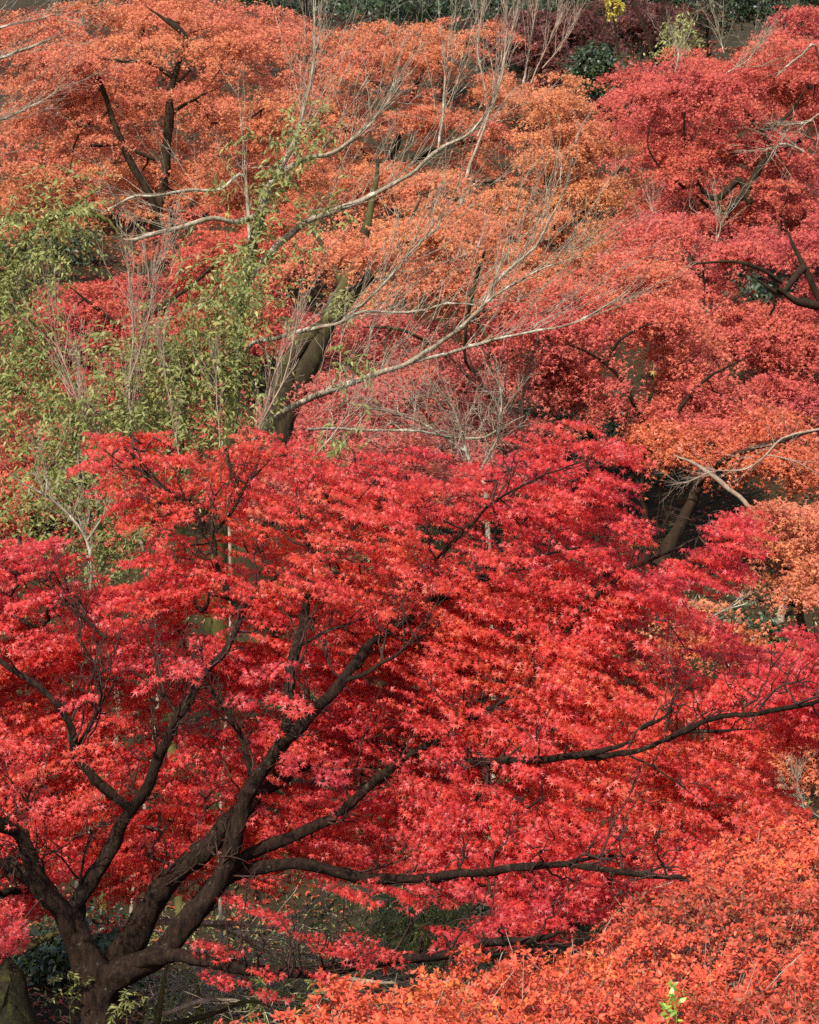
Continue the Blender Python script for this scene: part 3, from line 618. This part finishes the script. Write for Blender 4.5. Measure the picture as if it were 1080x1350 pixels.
bare_tree('pinkish leafless sapling with fanned upright twigs in front of crimson maple',
  [([(165,640,16.2),(168,560,16.2),(172,500,16.2),(176,440,16.2),(172,380,16.2),(165,330,16.2)], .014, .004, 16), ([(172,500,16.2),(195,420,16.1),(205,360,16.1),(225,320,16.1)], .010, .003, 14),
   ([(150,600,16.2),(105,530,16.2),(75,450,16.2),(60,410,16.2)], .010, .003, 10), ([(100,620,16.2),(105,540,16.2),(102,470,16.2)], .009, .004, 6), ([(240,620,16.1),(222,520,16.1),(210,440,16.1)], .008, .003, 8)],
  M_TAN_TWIG, L=.55, rl=.004, bias=(0, 0, .75), name='bare_sapling')
bare_tree('tan leafless shoots slanting up past the mossy forked trunk',
  [([(300,640,15.6),(345,560,15.6),(372,500,15.6),(388,440,15.6),(395,380,15.6)], .012, .004, 8), ([(318,620,15.7),(350,540,15.7),(370,470,15.7),(405,410,15.7),(430,370,15.7)], .010, .003, 8),
   ([(400,620,15.6),(450,560,15.6),(510,510,15.6)], .007, .003, 6), ([(290,590,15.6),(285,520,15.6),(282,470,15.6)], .006, .003, 5)], M_TAN_TWIG, L=.4, rl=.0035, bias=(.15, 0, .7), name='bare_sapling')
bare_tree('white barked bare sapling forking between green leaves and the scarlet crown',
  [([(118,800,15.2),(118,740,15.2),(115,712,15.2),(88,676,15.2),(52,650,15.1),(12,626,15)], .02, .007, 8), ([(115,712,15.2),(135,680,15.2),(142,650,15.2)], .013, .006, 4), ([(95,682,15.2),(110,650,15.1),(125,630,15.1)], .006, .003, 4), ([(60,655,15.1),(60,620,15.1),(50,590,15.1)], .006, .003, 4)], M_GREY, L=.35, rl=.004, bias=(0, 0, .4), name='bare_sapling')
bare_tree('thicket of thin upright bare stems in front of the dark wood',
  [([(620,215,33),(645,150,33),(665,80,33),(690,-20,33)], .03, .01, 8), ([(630,180,33),(660,110,33),(668,40,33),(670,-30,33)], .022, .008, 7), ([(690,110,33.5),(700,50,33.5),(712,-20,33.5)], .022, .008, 6),
   ([(700,110,33.5),(722,60,33.5),(745,10,33.5)], .016, .006, 5), ([(715,90,33.5),(740,60,33.5),(765,20,33.5)], .014, .006, 5), ([(640,120,33),(630,60,33),(640,-10,33)], .016, .008, 6)], M_TAN_TWIG, L=1.1, rl=.008, bias=(.05, 0, .9), spread=.6)
bare_tree('arching bare stem curving over the dark green bush near the dark wood',
  [([(745,120,52),(770,70,52),(790,40,52),(805,35,52)], .03, .012, 6), ([(748,110,52),(780,100,52),(800,40,52),(790,10,52)], .03, .015, 6), ([(900,120,54),(880,60,54),(872,10,54)], .07, .03, 12), ([(905,110,54),(935,50,54),(950,0,54)], .05, .02, 12), ([(870,110,54),(850,40,54),(830,0,54)], .05, .02, 9)], M_BARK_FAR, L=1.6, rl=.010, bias=(0, 0, .4), sub=3)
bare_tree('grey leafless twigs poking out of the rosy red maple top',
  [([(1085,420,38.5),(1090,250,38.3),(1085,120,37),(1075,60,35.8),(1060,70,35.8),(1040,85,35.8),(1025,100,35.8)], .04, .02, 10), ([(960,95,35.6),(985,80,35.6),(1000,60,35.6)], .015, .006, 8), ([(890,95,35.8),(895,70,35.8),(885,45,35.8)], .014, .006, 7), ([(955,70,35.8),(950,50,35.8),(945,25,35.8)], .014, .006, 7),
   ([(1060,200,35.3),(1030,190,35.3),(1010,215,35.3)], .03, .012, 8), ([(940,330,35.3),(950,300,35.3),(945,270,35.3)], .015, .006, 8), ([(1080,150,35.4),(1060,165,35.4),(1045,180,35.4)], .02, .008, 8), ([(855,330,35.3),(862,300,35.3),(858,260,35.3)], .014, .006, 6)], M_GREY, L=.9, rl=.009, bias=(0, 0, .3), spread=1.1)
bare_tree('slender pale limb with seed heads hanging across the dark hollow',
  [([(1120,560,20.5),(1060,570,20.5),(1030,578,20.5),(1010,600,20.5),(985,618,20.5),(940,622,20.5),(905,636,20.5),(885,640,20.5)], .02, .005, 14), ([(1010,600,20.5),(1050,608,20.5),(1090,632,20.5)], .010, .005, 6)], M_TAN_TWIG, L=.4, rl=.004, bias=(-.2, 0, .1))
bare_tree('speckled pale trunk slanting down into the scarlet spray at the dark hollow',
  [([(1030,735,23),(982,664,23),(955,640,23),(925,617,23),(888,600,23)], .042, .026, 2)], M_TAN_TWIG, L=.5)
bare_tree('short white twisted dead branch caught below the scarlet spur',
  [([(880,830,15),(905,824,15),(930,820,15),(945,808,15),(965,800,15),(1000,792,15)], .012, .004, 6), ([(905,824,15),(912,812,15),(912,802,15)], .007, .004, 2)], M_GREY, L=.18, rl=.004, bias=(.1, 0, .3), name='dead_branch')
bare_tree('white forked twigs on the shaded rust maple edge',
  [([(1085,1080,15.5),(1060,1065,15.5),(1030,1050,15.5),(1015,1035,15.5)], .008, .003, 10), ([(1060,1065,15.5),(1050,1030,15.5),(1058,1005,15.5)], .007, .003, 8)], M_GREY, L=.3, rl=.004, bias=(0, 0, .4), name='bare_shrub')

# ------------------------------------------------------------------ green leafy growth
def leafy(acc, c, n, R, leaf, tint0, hang=.5):
    """a wispy cluster: short arching twigs with narrow leaves"""
    k = max(1, n//9); sh = []
    for _ in range(k):
        a = c+rng.normal(0, 1, 3)*R*.45
        d = nrm(rng.normal(0, 1, 3)+np.array([0, -.3, -hang*.6])); l = R*rng.uniform(.5, 1)
        s = np.linspace(.1, 1, 9); q = a+d*(s*l)[:, None]-UP*(hang*l*.4*s**2)[:, None]
        sh.append(q)
        sg = np.where(np.arange(9) % 2 == 0, 1, -1)[:, None]; side = nrm(np.cross(d, UP)+1e-4)
        ax = nrm(d*.6+side*sg*.8+rng.normal(0, .35, (9, 3)))
        ax[:, 2] -= hang*.6
        acc['pos'].append(q); acc['ax'].append(ax); acc['no'].append(nrm(UP*.7+np.array([0, -.5, 0])+rng.normal(0, .45, (9, 3))))
        acc['sz'].append(leaf*rng.uniform(.65, 1.2, 9)); acc['ti'].append(np.clip(tint0+rng.normal(0, .18, 9), 0, 1))
    acc['sh'] += sh

def green_plant(name, label, cat, limbs, blobs, mat=None, leaf=.058, bark=None, group=None, tmpl=None, hang=.6, R=.33, per=81, tint=.5, r_tip=.0022):
    mat = mat or M_GREEN; bark = bark or M_MOSSY
    p0 = PP(limbs[0][0][:1])[0]; gz = float(ground_z(p0[0], p0[1]))
    base = np.array([p0[0], p0[1], min(gz, p0[2])-.05])
    T = Thing(name, label, cat, base, group); sk = []; sr = []; tr = None
    for i, (px, r0, r1) in enumerate(limbs):
        g = Geo(); p, r = limb(g, px, r0, r1, 7, .07, .01, .06)
        if i == 0 and p0[2] > gz+.1 and cat != 'vine':
            q = np.linspace(0, 1, 10)[:, None]; tube(g, base*(1-q)+p0*q+np.sin(q*3.14)*np.array([rng.normal(0, .12), .1, 0]), np.linspace(r0*1.2, r0, 10), 7)
        o = T.part(('stem' if cat != 'tree' else 'trunk') if i == 0 else 'limb', g, bark, tr, True)
        if i == 0: tr = o
        sk.append(p); sr.append(r)
    acc = new_out(); tg = []
    for (u, v, ru, rv, d, rd, n) in blobs:
        for _ in range(max(1, int(n*.78))):
            q = rand_unit(1)[0]*rng.random()**.4*1.12
            c = P(u+q[0]*ru, v+q[2]*rv, d+q[1]*rd)
            leafy(acc, c, per, R, leaf, tint+rng.normal(0, .1), hang); tg.append(c)
    g = Geo(); flush(g, acc, tmpl or LANCE); T.part('foliage', g, mat)
    tw = Geo()
    for pts, rr in grow(np.vstack(sk), np.concatenate(sr), tg, .1, r_tip, .4, -.05, .02, .5): tube(tw, pts, rr, 4)
    for s in acc['sh'][::2]: tube(tw, s, np.linspace(.0022, .001, len(s)), 3)
    T.part('twigs', tw, bark, tr, True)

green_plant('evergreen_tree', 'olive green tree with drooping leaves and mossy bent limb by the left side', 'tree',
  [([(-60,760,17.6),(-40,600,17.6),(-10,440,17.6),(8,370,17.6),(28,330,17.6),(48,300,17.6),(75,285,17.5),(105,279,17.4),(135,285,17.4),(150,300,17.4),(162,313,17.4)], .07, .02),
   ([(0,500,17.5),(20,515,17.5),(45,525,17.4)], .03, .012), ([(8,370,17.6),(-40,320,17.6),(-80,290,17.6)], .03, .012), ([(75,285,17.5),(110,262,17.4),(150,235,17.4)], .02, .006)],
  [(30,290,70,25,17.4,.4,16),(15,350,35,40,17.3,.4,16),(30,430,40,50,17.2,.4,22),(90,265,50,16,17.3,.3,8),(50,500,60,40,17.2,.4,24),(-50,400,60,120,17.6,.5,20),(75,340,20,25,17.3,.3,4)])
green_plant('evergreen_shrub', 'olive green leafy shrub in front of the tall bare tree, densest leaf mass', 'shrub',
  [([(240,760,17),(238,640,17),(240,560,17),(250,480,16.9),(280,420,16.9)], .035, .01), ([(240,570,17),(190,520,16.9),(150,500,16.8)], .02, .006), ([(245,520,17),(300,500,16.9),(340,530,16.8)], .02, .006)],
  [(255,440,60,35,16.8,.4,26),(300,400,40,40,16.8,.3,18),(220,500,70,40,16.7,.4,30),(300,500,40,40,16.7,.4,18),(260,560,70,22,16.6,.4,20),(320,370,28,35,17,.3,10),(165,475,40,25,16.8,.3,8)], tint=.58)
green_plant('evergreen_shrub', 'dark olive leafy shrub hanging over the white barked sapling', 'shrub',
  [([(140,820,16.4),(135,740,16.4),(130,660,16.4),(120,590,16.4),(110,540,16.4)], .03, .01), ([(130,650,16.4),(80,620,16.3),(40,600,16.2)], .016, .006)],
  [(90,560,55,40,16.2,.4,22),(60,630,60,40,16.2,.4,16),(120,630,35,50,16.1,.4,16),(30,690,50,25,16.2,.3,8),(150,720,30,28,15.8,.3,10),(180,560,40,25,16.3,.3,8),(100,700,60,25,16,.3,8)], tint=.4)
green_plant('climbing_vine', 'leafy green vine climbing the pale limbs of the tall bare tree', 'vine',
  [([(312,470,17.95),(322,380,17.85),(335,320,17.75),(350,262,17.65),(375,215,17.55),(398,170,17.6)], .012, .005)],
  [(388,195,20,26,17.5,.15,12),(408,155,16,26,17.8,.15,6),(372,235,20,22,17.5,.15,8),(350,275,16,30,17.6,.15,8),(335,335,16,30,17.7,.15,8),(322,390,18,24,17.7,.15,8),(405,290,26,20,17.6,.2,4),(440,250,40,30,17.4,.2,4),(310,210,30,24,17.6,.2,3)], R=.2, per=40, leaf=.06, bark=M_GREY)
green_plant('climbing_vine', 'sparse green vine dangling down the mossy forked trunk', 'vine',
  [([(452,560,21),(448,480,21),(455,400,21),(462,360,21)], .01, .004)],
  [(455,395,14,24,21,.1,8),(450,480,16,26,17,.1,6),(445,580,14,26,16.4,.1,7),(400,300,18,40,21,.15,4)], R=.2, per=36, leaf=.065, bark=M_GREY)

# undergrowth under the scarlet maple
green_plant('evergreen_shrub', 'green bamboo like bush in the shaded gap below the long low limb', 'shrub',
  [([(570,1330,14.2),(568,1270,14.2),(565,1210,14.2)], .01, .004), ([(575,1330,14.3),(590,1260,14.3),(600,1200,14.3)], .008, .003)],
  [(560,1215,36,34,14.2,.3,22),(530,1190,30,20,14.6,.2,8),(600,1190,30,20,14.6,.2,8)], leaf=.07, R=.2, per=54, tint=.42)
for (u, v, d, s, lab) in [(335,1318,12.9,.16,'small green plant in the dark hollow right of the maple trunk base'), (395,1312,12.6,.15,'broad leaved green plant under the lowest maple limb'), (452,1178,15.5,.25,'green leafy plant behind the long low limb of the scarlet maple'),
                         (165,1328,11.7,.07,'tiny bright green sprig at the foot of the maple trunk'), (92,1300,11.85,.12,'pale green creeper hugging the shaded side of the maple trunk'), (420,1215,15.0,.3,'olive weeds beneath the fallen pale branches')]:
    green_plant('leafy_plant', lab, 'plant', [([(u, v+30, d), (u+2, v+10, d), (u, v-8, d)], .005, .002)], [(u, v, s*60, s*55, d, s*.6, 3+int(s*26))], leaf=.04, R=.12, per=27, tint=.3, hang=.3, mat=M_GREEN, group='small plants beneath the scarlet maple')  # low tint paints shade into these sunlit leaves

# fallen pale branches
def sticks():
    data = [([(180,1190,12.9),(215,1185,12.9),(262,1160,12.8),(300,1142,12.8)], .028, .018, 'thick pale fallen branch behind the maple trunk fork'),
            ([(20,1258,12.2),(60,1238,12.25),(110,1218,12.3)], .03, .026, 'mossy pale limb joining the maple trunk from the left'),
            ([(120,1232,12.9),(150,1222,12.9),(200,1216,13),(300,1218,13.2),(420,1232,13.4)], .018, .009, 'straight pale fallen branch crossing behind the maple limbs'),
            ([(205,1212,13.2),(290,1220,13.3),(345,1248,13.3),(400,1270,13.4)], .022, .008, 'pale fallen branch bending down toward the lowest limb'),
            ([(300,1225,13.4),(350,1252,13.4),(385,1274,13.4),(440,1300,13.3)], .02, .007, 'pale curved fallen branch touching the lowest limb'),
            ([(208,1340,12.6),(260,1322,12.7),(310,1318,12.8),(345,1325,12.9)], .016, .01, 'thin pale fallen branch low beside the red hedge'),
            ([(215,1352,12.4),(270,1338,12.5),(330,1322,12.6),(380,1340,12.6)], .018, .01, 'mossy fallen branch arched over the dark hollow'),
            ([(450,1290,12.6),(500,1296,12.7),(560,1290,12.8),(620,1280,12.9)], .012, .006, 'thin fallen branch along the hedge edge'),
            ([(360,1225,14.5),(420,1190,14.6),(450,1160,14.7)], .009, .004, 'slender pale stem leaning against the long low limb'),
            ([(470,1160,14.6),(510,1205,14.5),(540,1250,14.4)], .007, .004, 'slender pale stem slanting in front of the green bush')]
    for px, r0, r1, lab in data:
        g = Geo(); p, r = limb(g, px, r0, r1, 8, .07, .008, .1)
        pl = []; shoots(pl, p, r, 4, .4, .004, (.1, -.1, .1), 1.0, 1)
        for q, rr in pl: tube(g, q, rr, 4)
        single('fallen_branch', g, M_MOSS_SHADED if 'mossy' in lab else M_GREY, lab, 'branch', None, 'pale fallen branches under the scarlet maple', True)
    for (u0, v0, u1, v1, d, r, lab) in [(200,1352,224,1262,12.5,.022,'upright brown stake like stem behind the lowest limb'), (180,1352,198,1280,12.4,.010,'thin green stem beside the maple trunk base'), (262,1352,258,1290,13.2,.04,'dark stump like stem in the hollow under the lowest limb')]:
        g = Geo(); limb(g, [(u0,v0+40,d),((u0+u1)/2+2,(v0+v1)/2,d),(u1,v1,d)], r, r*.7, 8, .06, .006, .08)
        single('bare_sapling', g, M_MOSSY, lab, 'sapling', None, 'stems in the dark hollow', True)
sticks()

def brush():
    g = Geo()
    for _ in range(1000):
        u = rng.uniform(200, 640); v = rng.uniform(1180, 1345); d = rng.uniform(12.8, 16)
        p = P(u, v, d); gz = float(ground_z(p[0], p[1])); p[2] = gz+rng.uniform(0, .5)
        dr = nrm(rng.normal(0, 1, 3)*np.array([1, .6, .45])); l = rng.uniform(.2, .7)
        q = p+dr*np.linspace(0, l, 6)[:, None]; q += np.cumsum(rng.normal(0, .02, (6, 3)), 0)
        tube(g, q, np.linspace(.005, .0015, 6)*rng.uniform(.5, 1), 4)
    single('brushwood', g, M_GREY, 'tangle of thin dry twigs on the ground under the scarlet maple', 'twigs', 'stuff', None, True)  # paler bark tone stands in for dappled sun on these twigs
    a = new_out(); n = 90000
    y = 12+78*rng.random(n)**1.5; x = rng.uniform(-.26, .26, n)*y; z = ground_z(x, y)+rng.uniform(.0, .06, n)
    g = Geo(); leaves(g, *LEAF5, np.stack([x, y, z], 1), nrm(rng.normal(0, 1, (n, 3))*np.array([1, 1, .3])), nrm(UP+rng.normal(0, .35, (n, 3))), rng.uniform(.03, .05, n)*np.clip(y/22, 1, 3), rng.random(n))
    single('fallen_leaves', g, M_LITTER, 'brown and red leaves littering the ground', 'leaves', 'stuff')
    g = Geo(); n = 5200
    n = 16000; u = rng.uniform(-60, 1140, n); d = rng.uniform(13.2, 26, n); x = (u-540)*K*d; z = ground_z(x, d)+rng.uniform(0, .45, n)*rng.random(n)
    leaves(g, *LANCE, np.stack([x, d, z], 1), nrm(rng.normal(0, 1, (n, 3))), nrm(UP+rng.normal(0, .5, (n, 3))), rng.uniform(.03, .06, n), rng.uniform(.2, 1, n))
    n = 9000; u = rng.uniform(190, 650, n); d = rng.uniform(12.9, 16.5, n); x = (u-540)*K*d; z = ground_z(x, d)+rng.uniform(0, .65, n)*rng.random(n)
    leaves(g, *LANCE, np.stack([x, d, z], 1), nrm(rng.normal(0, 1, (n, 3))), nrm(UP*.6+np.array([-.2, -.6, 0])+rng.normal(0, .5, (n, 3))), rng.uniform(.025, .055, n), rng.uniform(.3, 1, n))  # lighter tints stand in for dappled sun on the near leaves
    single('ground_cover', g, M_GREEN, 'low olive green ground cover below the scarlet maple', 'ground cover', 'stuff')
brush()

# mossy rock by the trunk
def rock():
    base = P(-20, 1400, 12.4)
    T = Thing('mossy_rock', 'dark mossy rock with one pale slanting edge beside the maple trunk', 'rock', base)
    g = Geo(); px = [(-120,1480),(70,1480),(62,1370),(44,1330),(30,1285),(12,1262),(-60,1250),(-130,1300)]
    n = 9; rings = []
    for k in range(n):
        t = k/(n-1); d = 12.15+t*1.0; sc = [.55,.82,.95,1,1,.98,.92,.8,.6][k]
        ring = []
        for (u, v) in px:
            cu, cv = -30, 1380
            ring.append(P(cu+(u-cu)*sc+rng.normal(0, 1.5), cv+(v-cv)*sc+rng.normal(0, 1.5), d))
        rings.append(spline(np.array(ring+[ring[0]]), .09)[:-1])
    m = min(len(r) for r in rings)
    v = np.stack([r[np.linspace(0, len(r)-1, m).astype(int)] for r in rings])
    v += rng.normal(0, .006, v.shape)
    i = np.arange(n-1)[:, None]*m; j = np.arange(m)[None]; j2 = (j+1) % m
    f = np.stack([i+j, i+j2, i+m+j2, i+m+j], -1).reshape(-1, 4)
    vv = v.reshape(-1, 3); c = v[0].mean(0)-np.array([0, .06, 0]); ci = len(vv)
    mid = (v[0]+c)/2-np.array([0, .03, 0]); vv = np.vstack([vv, mid, v[0].mean(0)+(mid-v[0].mean(0))*.02-np.array([0,.02,0])])
    f2 = np.stack([np.arange(m), ci+np.arange(m), ci+(np.arange(m)+1) % m, (np.arange(m)+1) % m], -1)
    f3 = np.stack([ci+np.arange(m), ci+m+np.arange(m), ci+m+(np.arange(m)+1) % m, ci+(np.arange(m)+1) % m], -1)
    g.add(vv, np.vstack([f, f2, f3]))
    T.part('stone', g, M_ROCK, None, True)
rock()

# ------------------------------------------------------------------ clipped azalea hedge
def hedge_z(x, y):
    # distance inside the far left edge of the hedge
    ex, ey = 2.70, 4.2; L = math.hypot(ex, ey)
    s = ((x+.56)*ey-(y-7.2)*ex)/L
    top = 1.50+.07*np.sin(x*2.1+y*1.2)+.05*np.sin(x*4.3-y*2.6+.6)+.04*np.sin(y*5.1+x*1.7)
    top = top+.16*np.clip((x-.9)/1.3, 0, 1)
    e = np.clip(s/.55, 0, 1)
    return top-.95*(1-np.sqrt(np.clip(1-(1-e)**2, 0, 1))), s
def build_hedge():
    T = Thing('azalea_hedge', 'clipped azalea hedge of small orange red leaves filling the near corner', 'hedge', (1.6, 8.5, 0.0))
    n = 92000; x = rng.uniform(-1.2, 3.4, n); y = rng.uniform(5.6, 13.2, n)
    z, s = hedge_z(x, y); k = (s > 0) & (x < (y*.1917+.8)) ; x, y, z, s = x[k], y[k], z[k], s[k]
    e = .02; nx = -(hedge_z(x+e, y)[0]-z)/e; ny = -(hedge_z(x, y+e)[0]-z)/e
    no = nrm(np.stack([nx, ny, np.ones_like(nx)], 1))
    p = np.stack([x, y, z], 1)
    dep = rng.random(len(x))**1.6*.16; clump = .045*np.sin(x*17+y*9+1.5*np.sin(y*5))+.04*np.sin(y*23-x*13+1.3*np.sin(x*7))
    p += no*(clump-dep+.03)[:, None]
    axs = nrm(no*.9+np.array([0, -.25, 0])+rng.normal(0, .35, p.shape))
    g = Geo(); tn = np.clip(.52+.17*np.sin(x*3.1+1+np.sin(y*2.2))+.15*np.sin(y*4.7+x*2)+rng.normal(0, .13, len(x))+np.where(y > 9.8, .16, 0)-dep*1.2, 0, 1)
    for j in range(6):
        a = j*math.pi/3+rng.uniform(-.4, .4, len(p)); r1 = nrm(np.cross(axs, np.array([.3, .5, .1]))); r2 = np.cross(axs, r1)
        el = rng.uniform(.1, 1.0, len(p))
        ax = nrm((r1*np.cos(a)[:, None]+r2*np.sin(a)[:, None])*np.cos(el)[:, None]+axs*np.sin(el)[:, None])
        kk = rng.random(len(p)) < .82
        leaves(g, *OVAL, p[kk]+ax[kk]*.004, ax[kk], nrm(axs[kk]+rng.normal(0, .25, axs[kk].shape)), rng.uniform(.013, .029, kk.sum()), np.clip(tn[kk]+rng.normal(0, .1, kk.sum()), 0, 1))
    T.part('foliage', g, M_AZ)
    st = Geo()
    q = rng.choice(len(p), 2600, replace=False)
    for i in q:
        b = p[i]-axs[i]*rng.uniform(.15, .35); t = p[i]+axs[i]*rng.choice([0., .04, .08, .14])*rng.random()
        tube(st, np.array([b, (b+t)/2+rng.normal(0, .008, 3), t]), np.array([.0028, .002, .001]), 4)
    for i in rng.choice(len(p), 500, replace=False):
        b = np.array([p[i][0]+rng.normal(0, .2), p[i][1]+rng.normal(0, .2), float(ground_z(p[i][0], p[i][1]))]); t = p[i]-no[i]*.1
        tube(st, np.array([b, (b*.5+t*.5)+rng.normal(0, .05, 3), t]), np.array([.012, .008, .004]), 5)
    T.part('stems', st, M_TAN_TWIG, None, True)
    print('hedge leaves', len(p)*5)
build_hedge()
def sprig():
    p = []
    for (u, v) in [(884,1312),(893,1318),(878,1338),(892,1338)]:
        d = 1.72/((v-675)*K); p.append(P(u, v, d))
    b = P(886, 1352, 7.05); b[2] -= .12
    T = Thing('green_sprig', 'bright lime green sprig growing up through the red hedge', 'plant', b)
    g = Geo(); st = Geo(); acc = new_out()
    for c in p:
        tube(st, np.array([b, (b+c)/2+np.array([.005, 0, 0]), c]), np.array([.003, .002, .0012]), 4)
        n = 10; s = np.linspace(-.5, 1, n)
        acc['pos'].append(c+np.array([.004, 0, .03])*s[:, None]+rng.normal(0, .006, (n, 3))); acc['ax'].append(nrm(rng.normal(0, 1, (n, 3))+np.array([0, -.2, .35])))
        acc['no'].append(nrm(UP+np.array([0, -.5, 0])+rng.normal(0, .3, (n, 3)))); acc['sz'].append(rng.uniform(.022, .042, n)); acc['ti'].append(rng.random(n))
    flush(g, acc, OVAL); T.part('foliage', g, M_LIME); T.part('stem', st, M_LIME, None, True)
sprig()

# ------------------------------------------------------------------ evergreens above the maples; between them dark shrubs, some added to darken shaded gaps
def dark_tree(label, u, v, ru, rv, d, n, mat=None, leaf=.16, name='evergreen_tree', cat='tree', tint=.5, group='evergreens on the slope'):
    c = P(u, v, d); base = np.array([c[0], c[1]+.3, float(ground_z(c[0], c[1]+.3))-.1])
    T = Thing(name, label, cat, base, group)
    acc = new_out(); tg = []
    R = ru*K*d; Rz = rv*K*d
    for _ in range(n):
        q = rand_unit(1)[0]*rng.uniform(.5, 1); p = c+q*np.array([R, R*.8, Rz])
        m = 60; r = rng.uniform(.25, .5)*min(R, Rz)
        acc['pos'].append(p+rng.normal(0, r*.55, (m, 3))); acc['ax'].append(nrm(rng.normal(0, 1, (m, 3))+np.array([q[0], -.4, -.3]))); acc['no'].append(nrm(UP*.6+np.array([0, -.4, 0])+rng.normal(0, .5, (m, 3))))
        acc['sz'].append(leaf*rng.uniform(.6, 1.2, m)); acc['ti'].append(np.clip(tint+rng.normal(0, .2, m)+rng.normal(0, .1), 0, 1)); tg.append(p)
    g = Geo(); flush(g, acc, OVAL); T.part('crown' if cat == 'tree' else 'foliage', g, mat or M_EVER)
    st = Geo(); top = c+np.array([0, 0, Rz*.6]); q = np.linspace(0, 1, 12)[:, None]
    sp = base*(1-q)+top*q+np.array([.15, .1, 0])*np.sin(q*4); sr = np.linspace(.035*R+.05, .02, 12)
    tube(st, sp, sr, 8, .05); o = T.part('trunk' if cat == 'tree' else 'stem', st, M_BARK_FAR, None, True)
    tw = Geo()
    for pts, rr in grow(sp, sr, tg, .3, .006, .3): tube(tw, pts, rr, 4)
    T.part('twigs', tw, M_BARK_FAR, o, True)
for a in [('dark evergreen with large glossy leaves above the broad orange maple', 575, -5, 110, 40, 62, 60),
          ('dark evergreen at the top edge left of the tall bare branches', 400, -20, 110, 42, 64, 50),
          ('dark evergreen above the two trunked orange maple', 180, -25, 130, 40, 66, 50),
          ('near black evergreen behind the thicket of upright bare stems', 690, 60, 70, 60, 64, 50),
          ('mid green evergreen behind the yellow leaved sapling', 800, -5, 80, 50, 62, 50),
          ('dull green evergreen above the rosy red maple', 930, 0, 90, 40, 62, 60),
          ('dark evergreen closing the wood above the amber maple', 730, -10, 120, 60, 80, 50),
          ('dark evergreen deep in the wood above the pale green sapling', 860, 30, 80, 45, 64, 56),
          ('dark evergreen deep in the wood at the top centre', 500, -20, 120, 60, 84, 50),
          ('dark evergreen at the far upper corner behind the red maple', 1060, -10, 90, 40, 62, 50)]:
    dark_tree(*a)
for a in [('bushy dark green shrub in the gap between amber and rosy maples', 785, 95, 34, 34, 50, 40, None, .12),
          ('dark shrub added as shade in the hollow behind the slanting trunk', 900, 660, 70, 60, 28, 44, None, .09),  # put in to darken the hollow, which is only shade
          ('dark shrub in the hollow below the small salmon maple', 960, 850, 90, 50, 22, 40, None, .08),
          ('dark shrub behind the low rust maple', 1050, 1030, 70, 70, 20, 40, None, .08),
          ('dark shrub in the shade behind the long low limb', 690, 1190, 70, 40, 16.5, 40, None, .07),
          ('dark shrub in the hollow behind the maple trunk base', 90, 1270, 110, 60, 15.5, 40, None, .07),
          ('dark green shrub beneath the thick bent trunk', 1000, 420, 90, 50, 33, 40, None, .1),
          ('dark green shrub under the arching limb of the orange red maple', 770, 560, 110, 40, 28, 44, None, .09),
          ('dark green shrub behind the crimson maple', 70, 330, 80, 60, 40, 36, None, .1),
          ('dark green shrub on the slope beneath the broad orange maple', 600, 300, 120, 60, 46, 36, None, .12),
          ('dark green shrub beneath the mossy forked trunk', 480, 600, 110, 40, 27, 40, None, .09)]:
    dark_tree(*a, name='evergreen_shrub', cat='shrub', group='dark shrubs between the maples')
dark_tree('yellow leaved sapling at the top edge before the dark wood', 812, 8, 10, 18, 55, 8, M_YEL, .12, 'sapling', 'tree', group='saplings')
dark_tree('pale green sapling with sparse leaves beside the rosy maple top', 890, 55, 34, 30, 46, 16, M_GREEN, .09, 'sapling', 'tree', .7, 'saplings')
# single yellow leaves caught in the branches
for (u, v, d, s, lab) in [(300, 286, 17.2, .07, 'big yellow leaf hanging from the pale limb of the tall bare tree'), (861, 494, 20, .07, 'small yellow leaf caught before the orange red maple')]:
    g = Geo(); pos = P(u, v, d)[None]
    leaves(g, *LEAF7, pos+np.array([[0, 0, .03]]), np.array([[.45, -.25, -1.]]), np.array([[.65, -.8, .35]]), np.array([s*.85]), np.array([.6]))
    tube(g, np.array([pos[0]+[0, 0, .03], pos[0]+[.01, 0, .07], pos[0]+[.01, 0, .1]]), np.array([.002, .002, .002]), 4)
    single('yellow_leaf', g, M_YEL, lab, 'leaf')
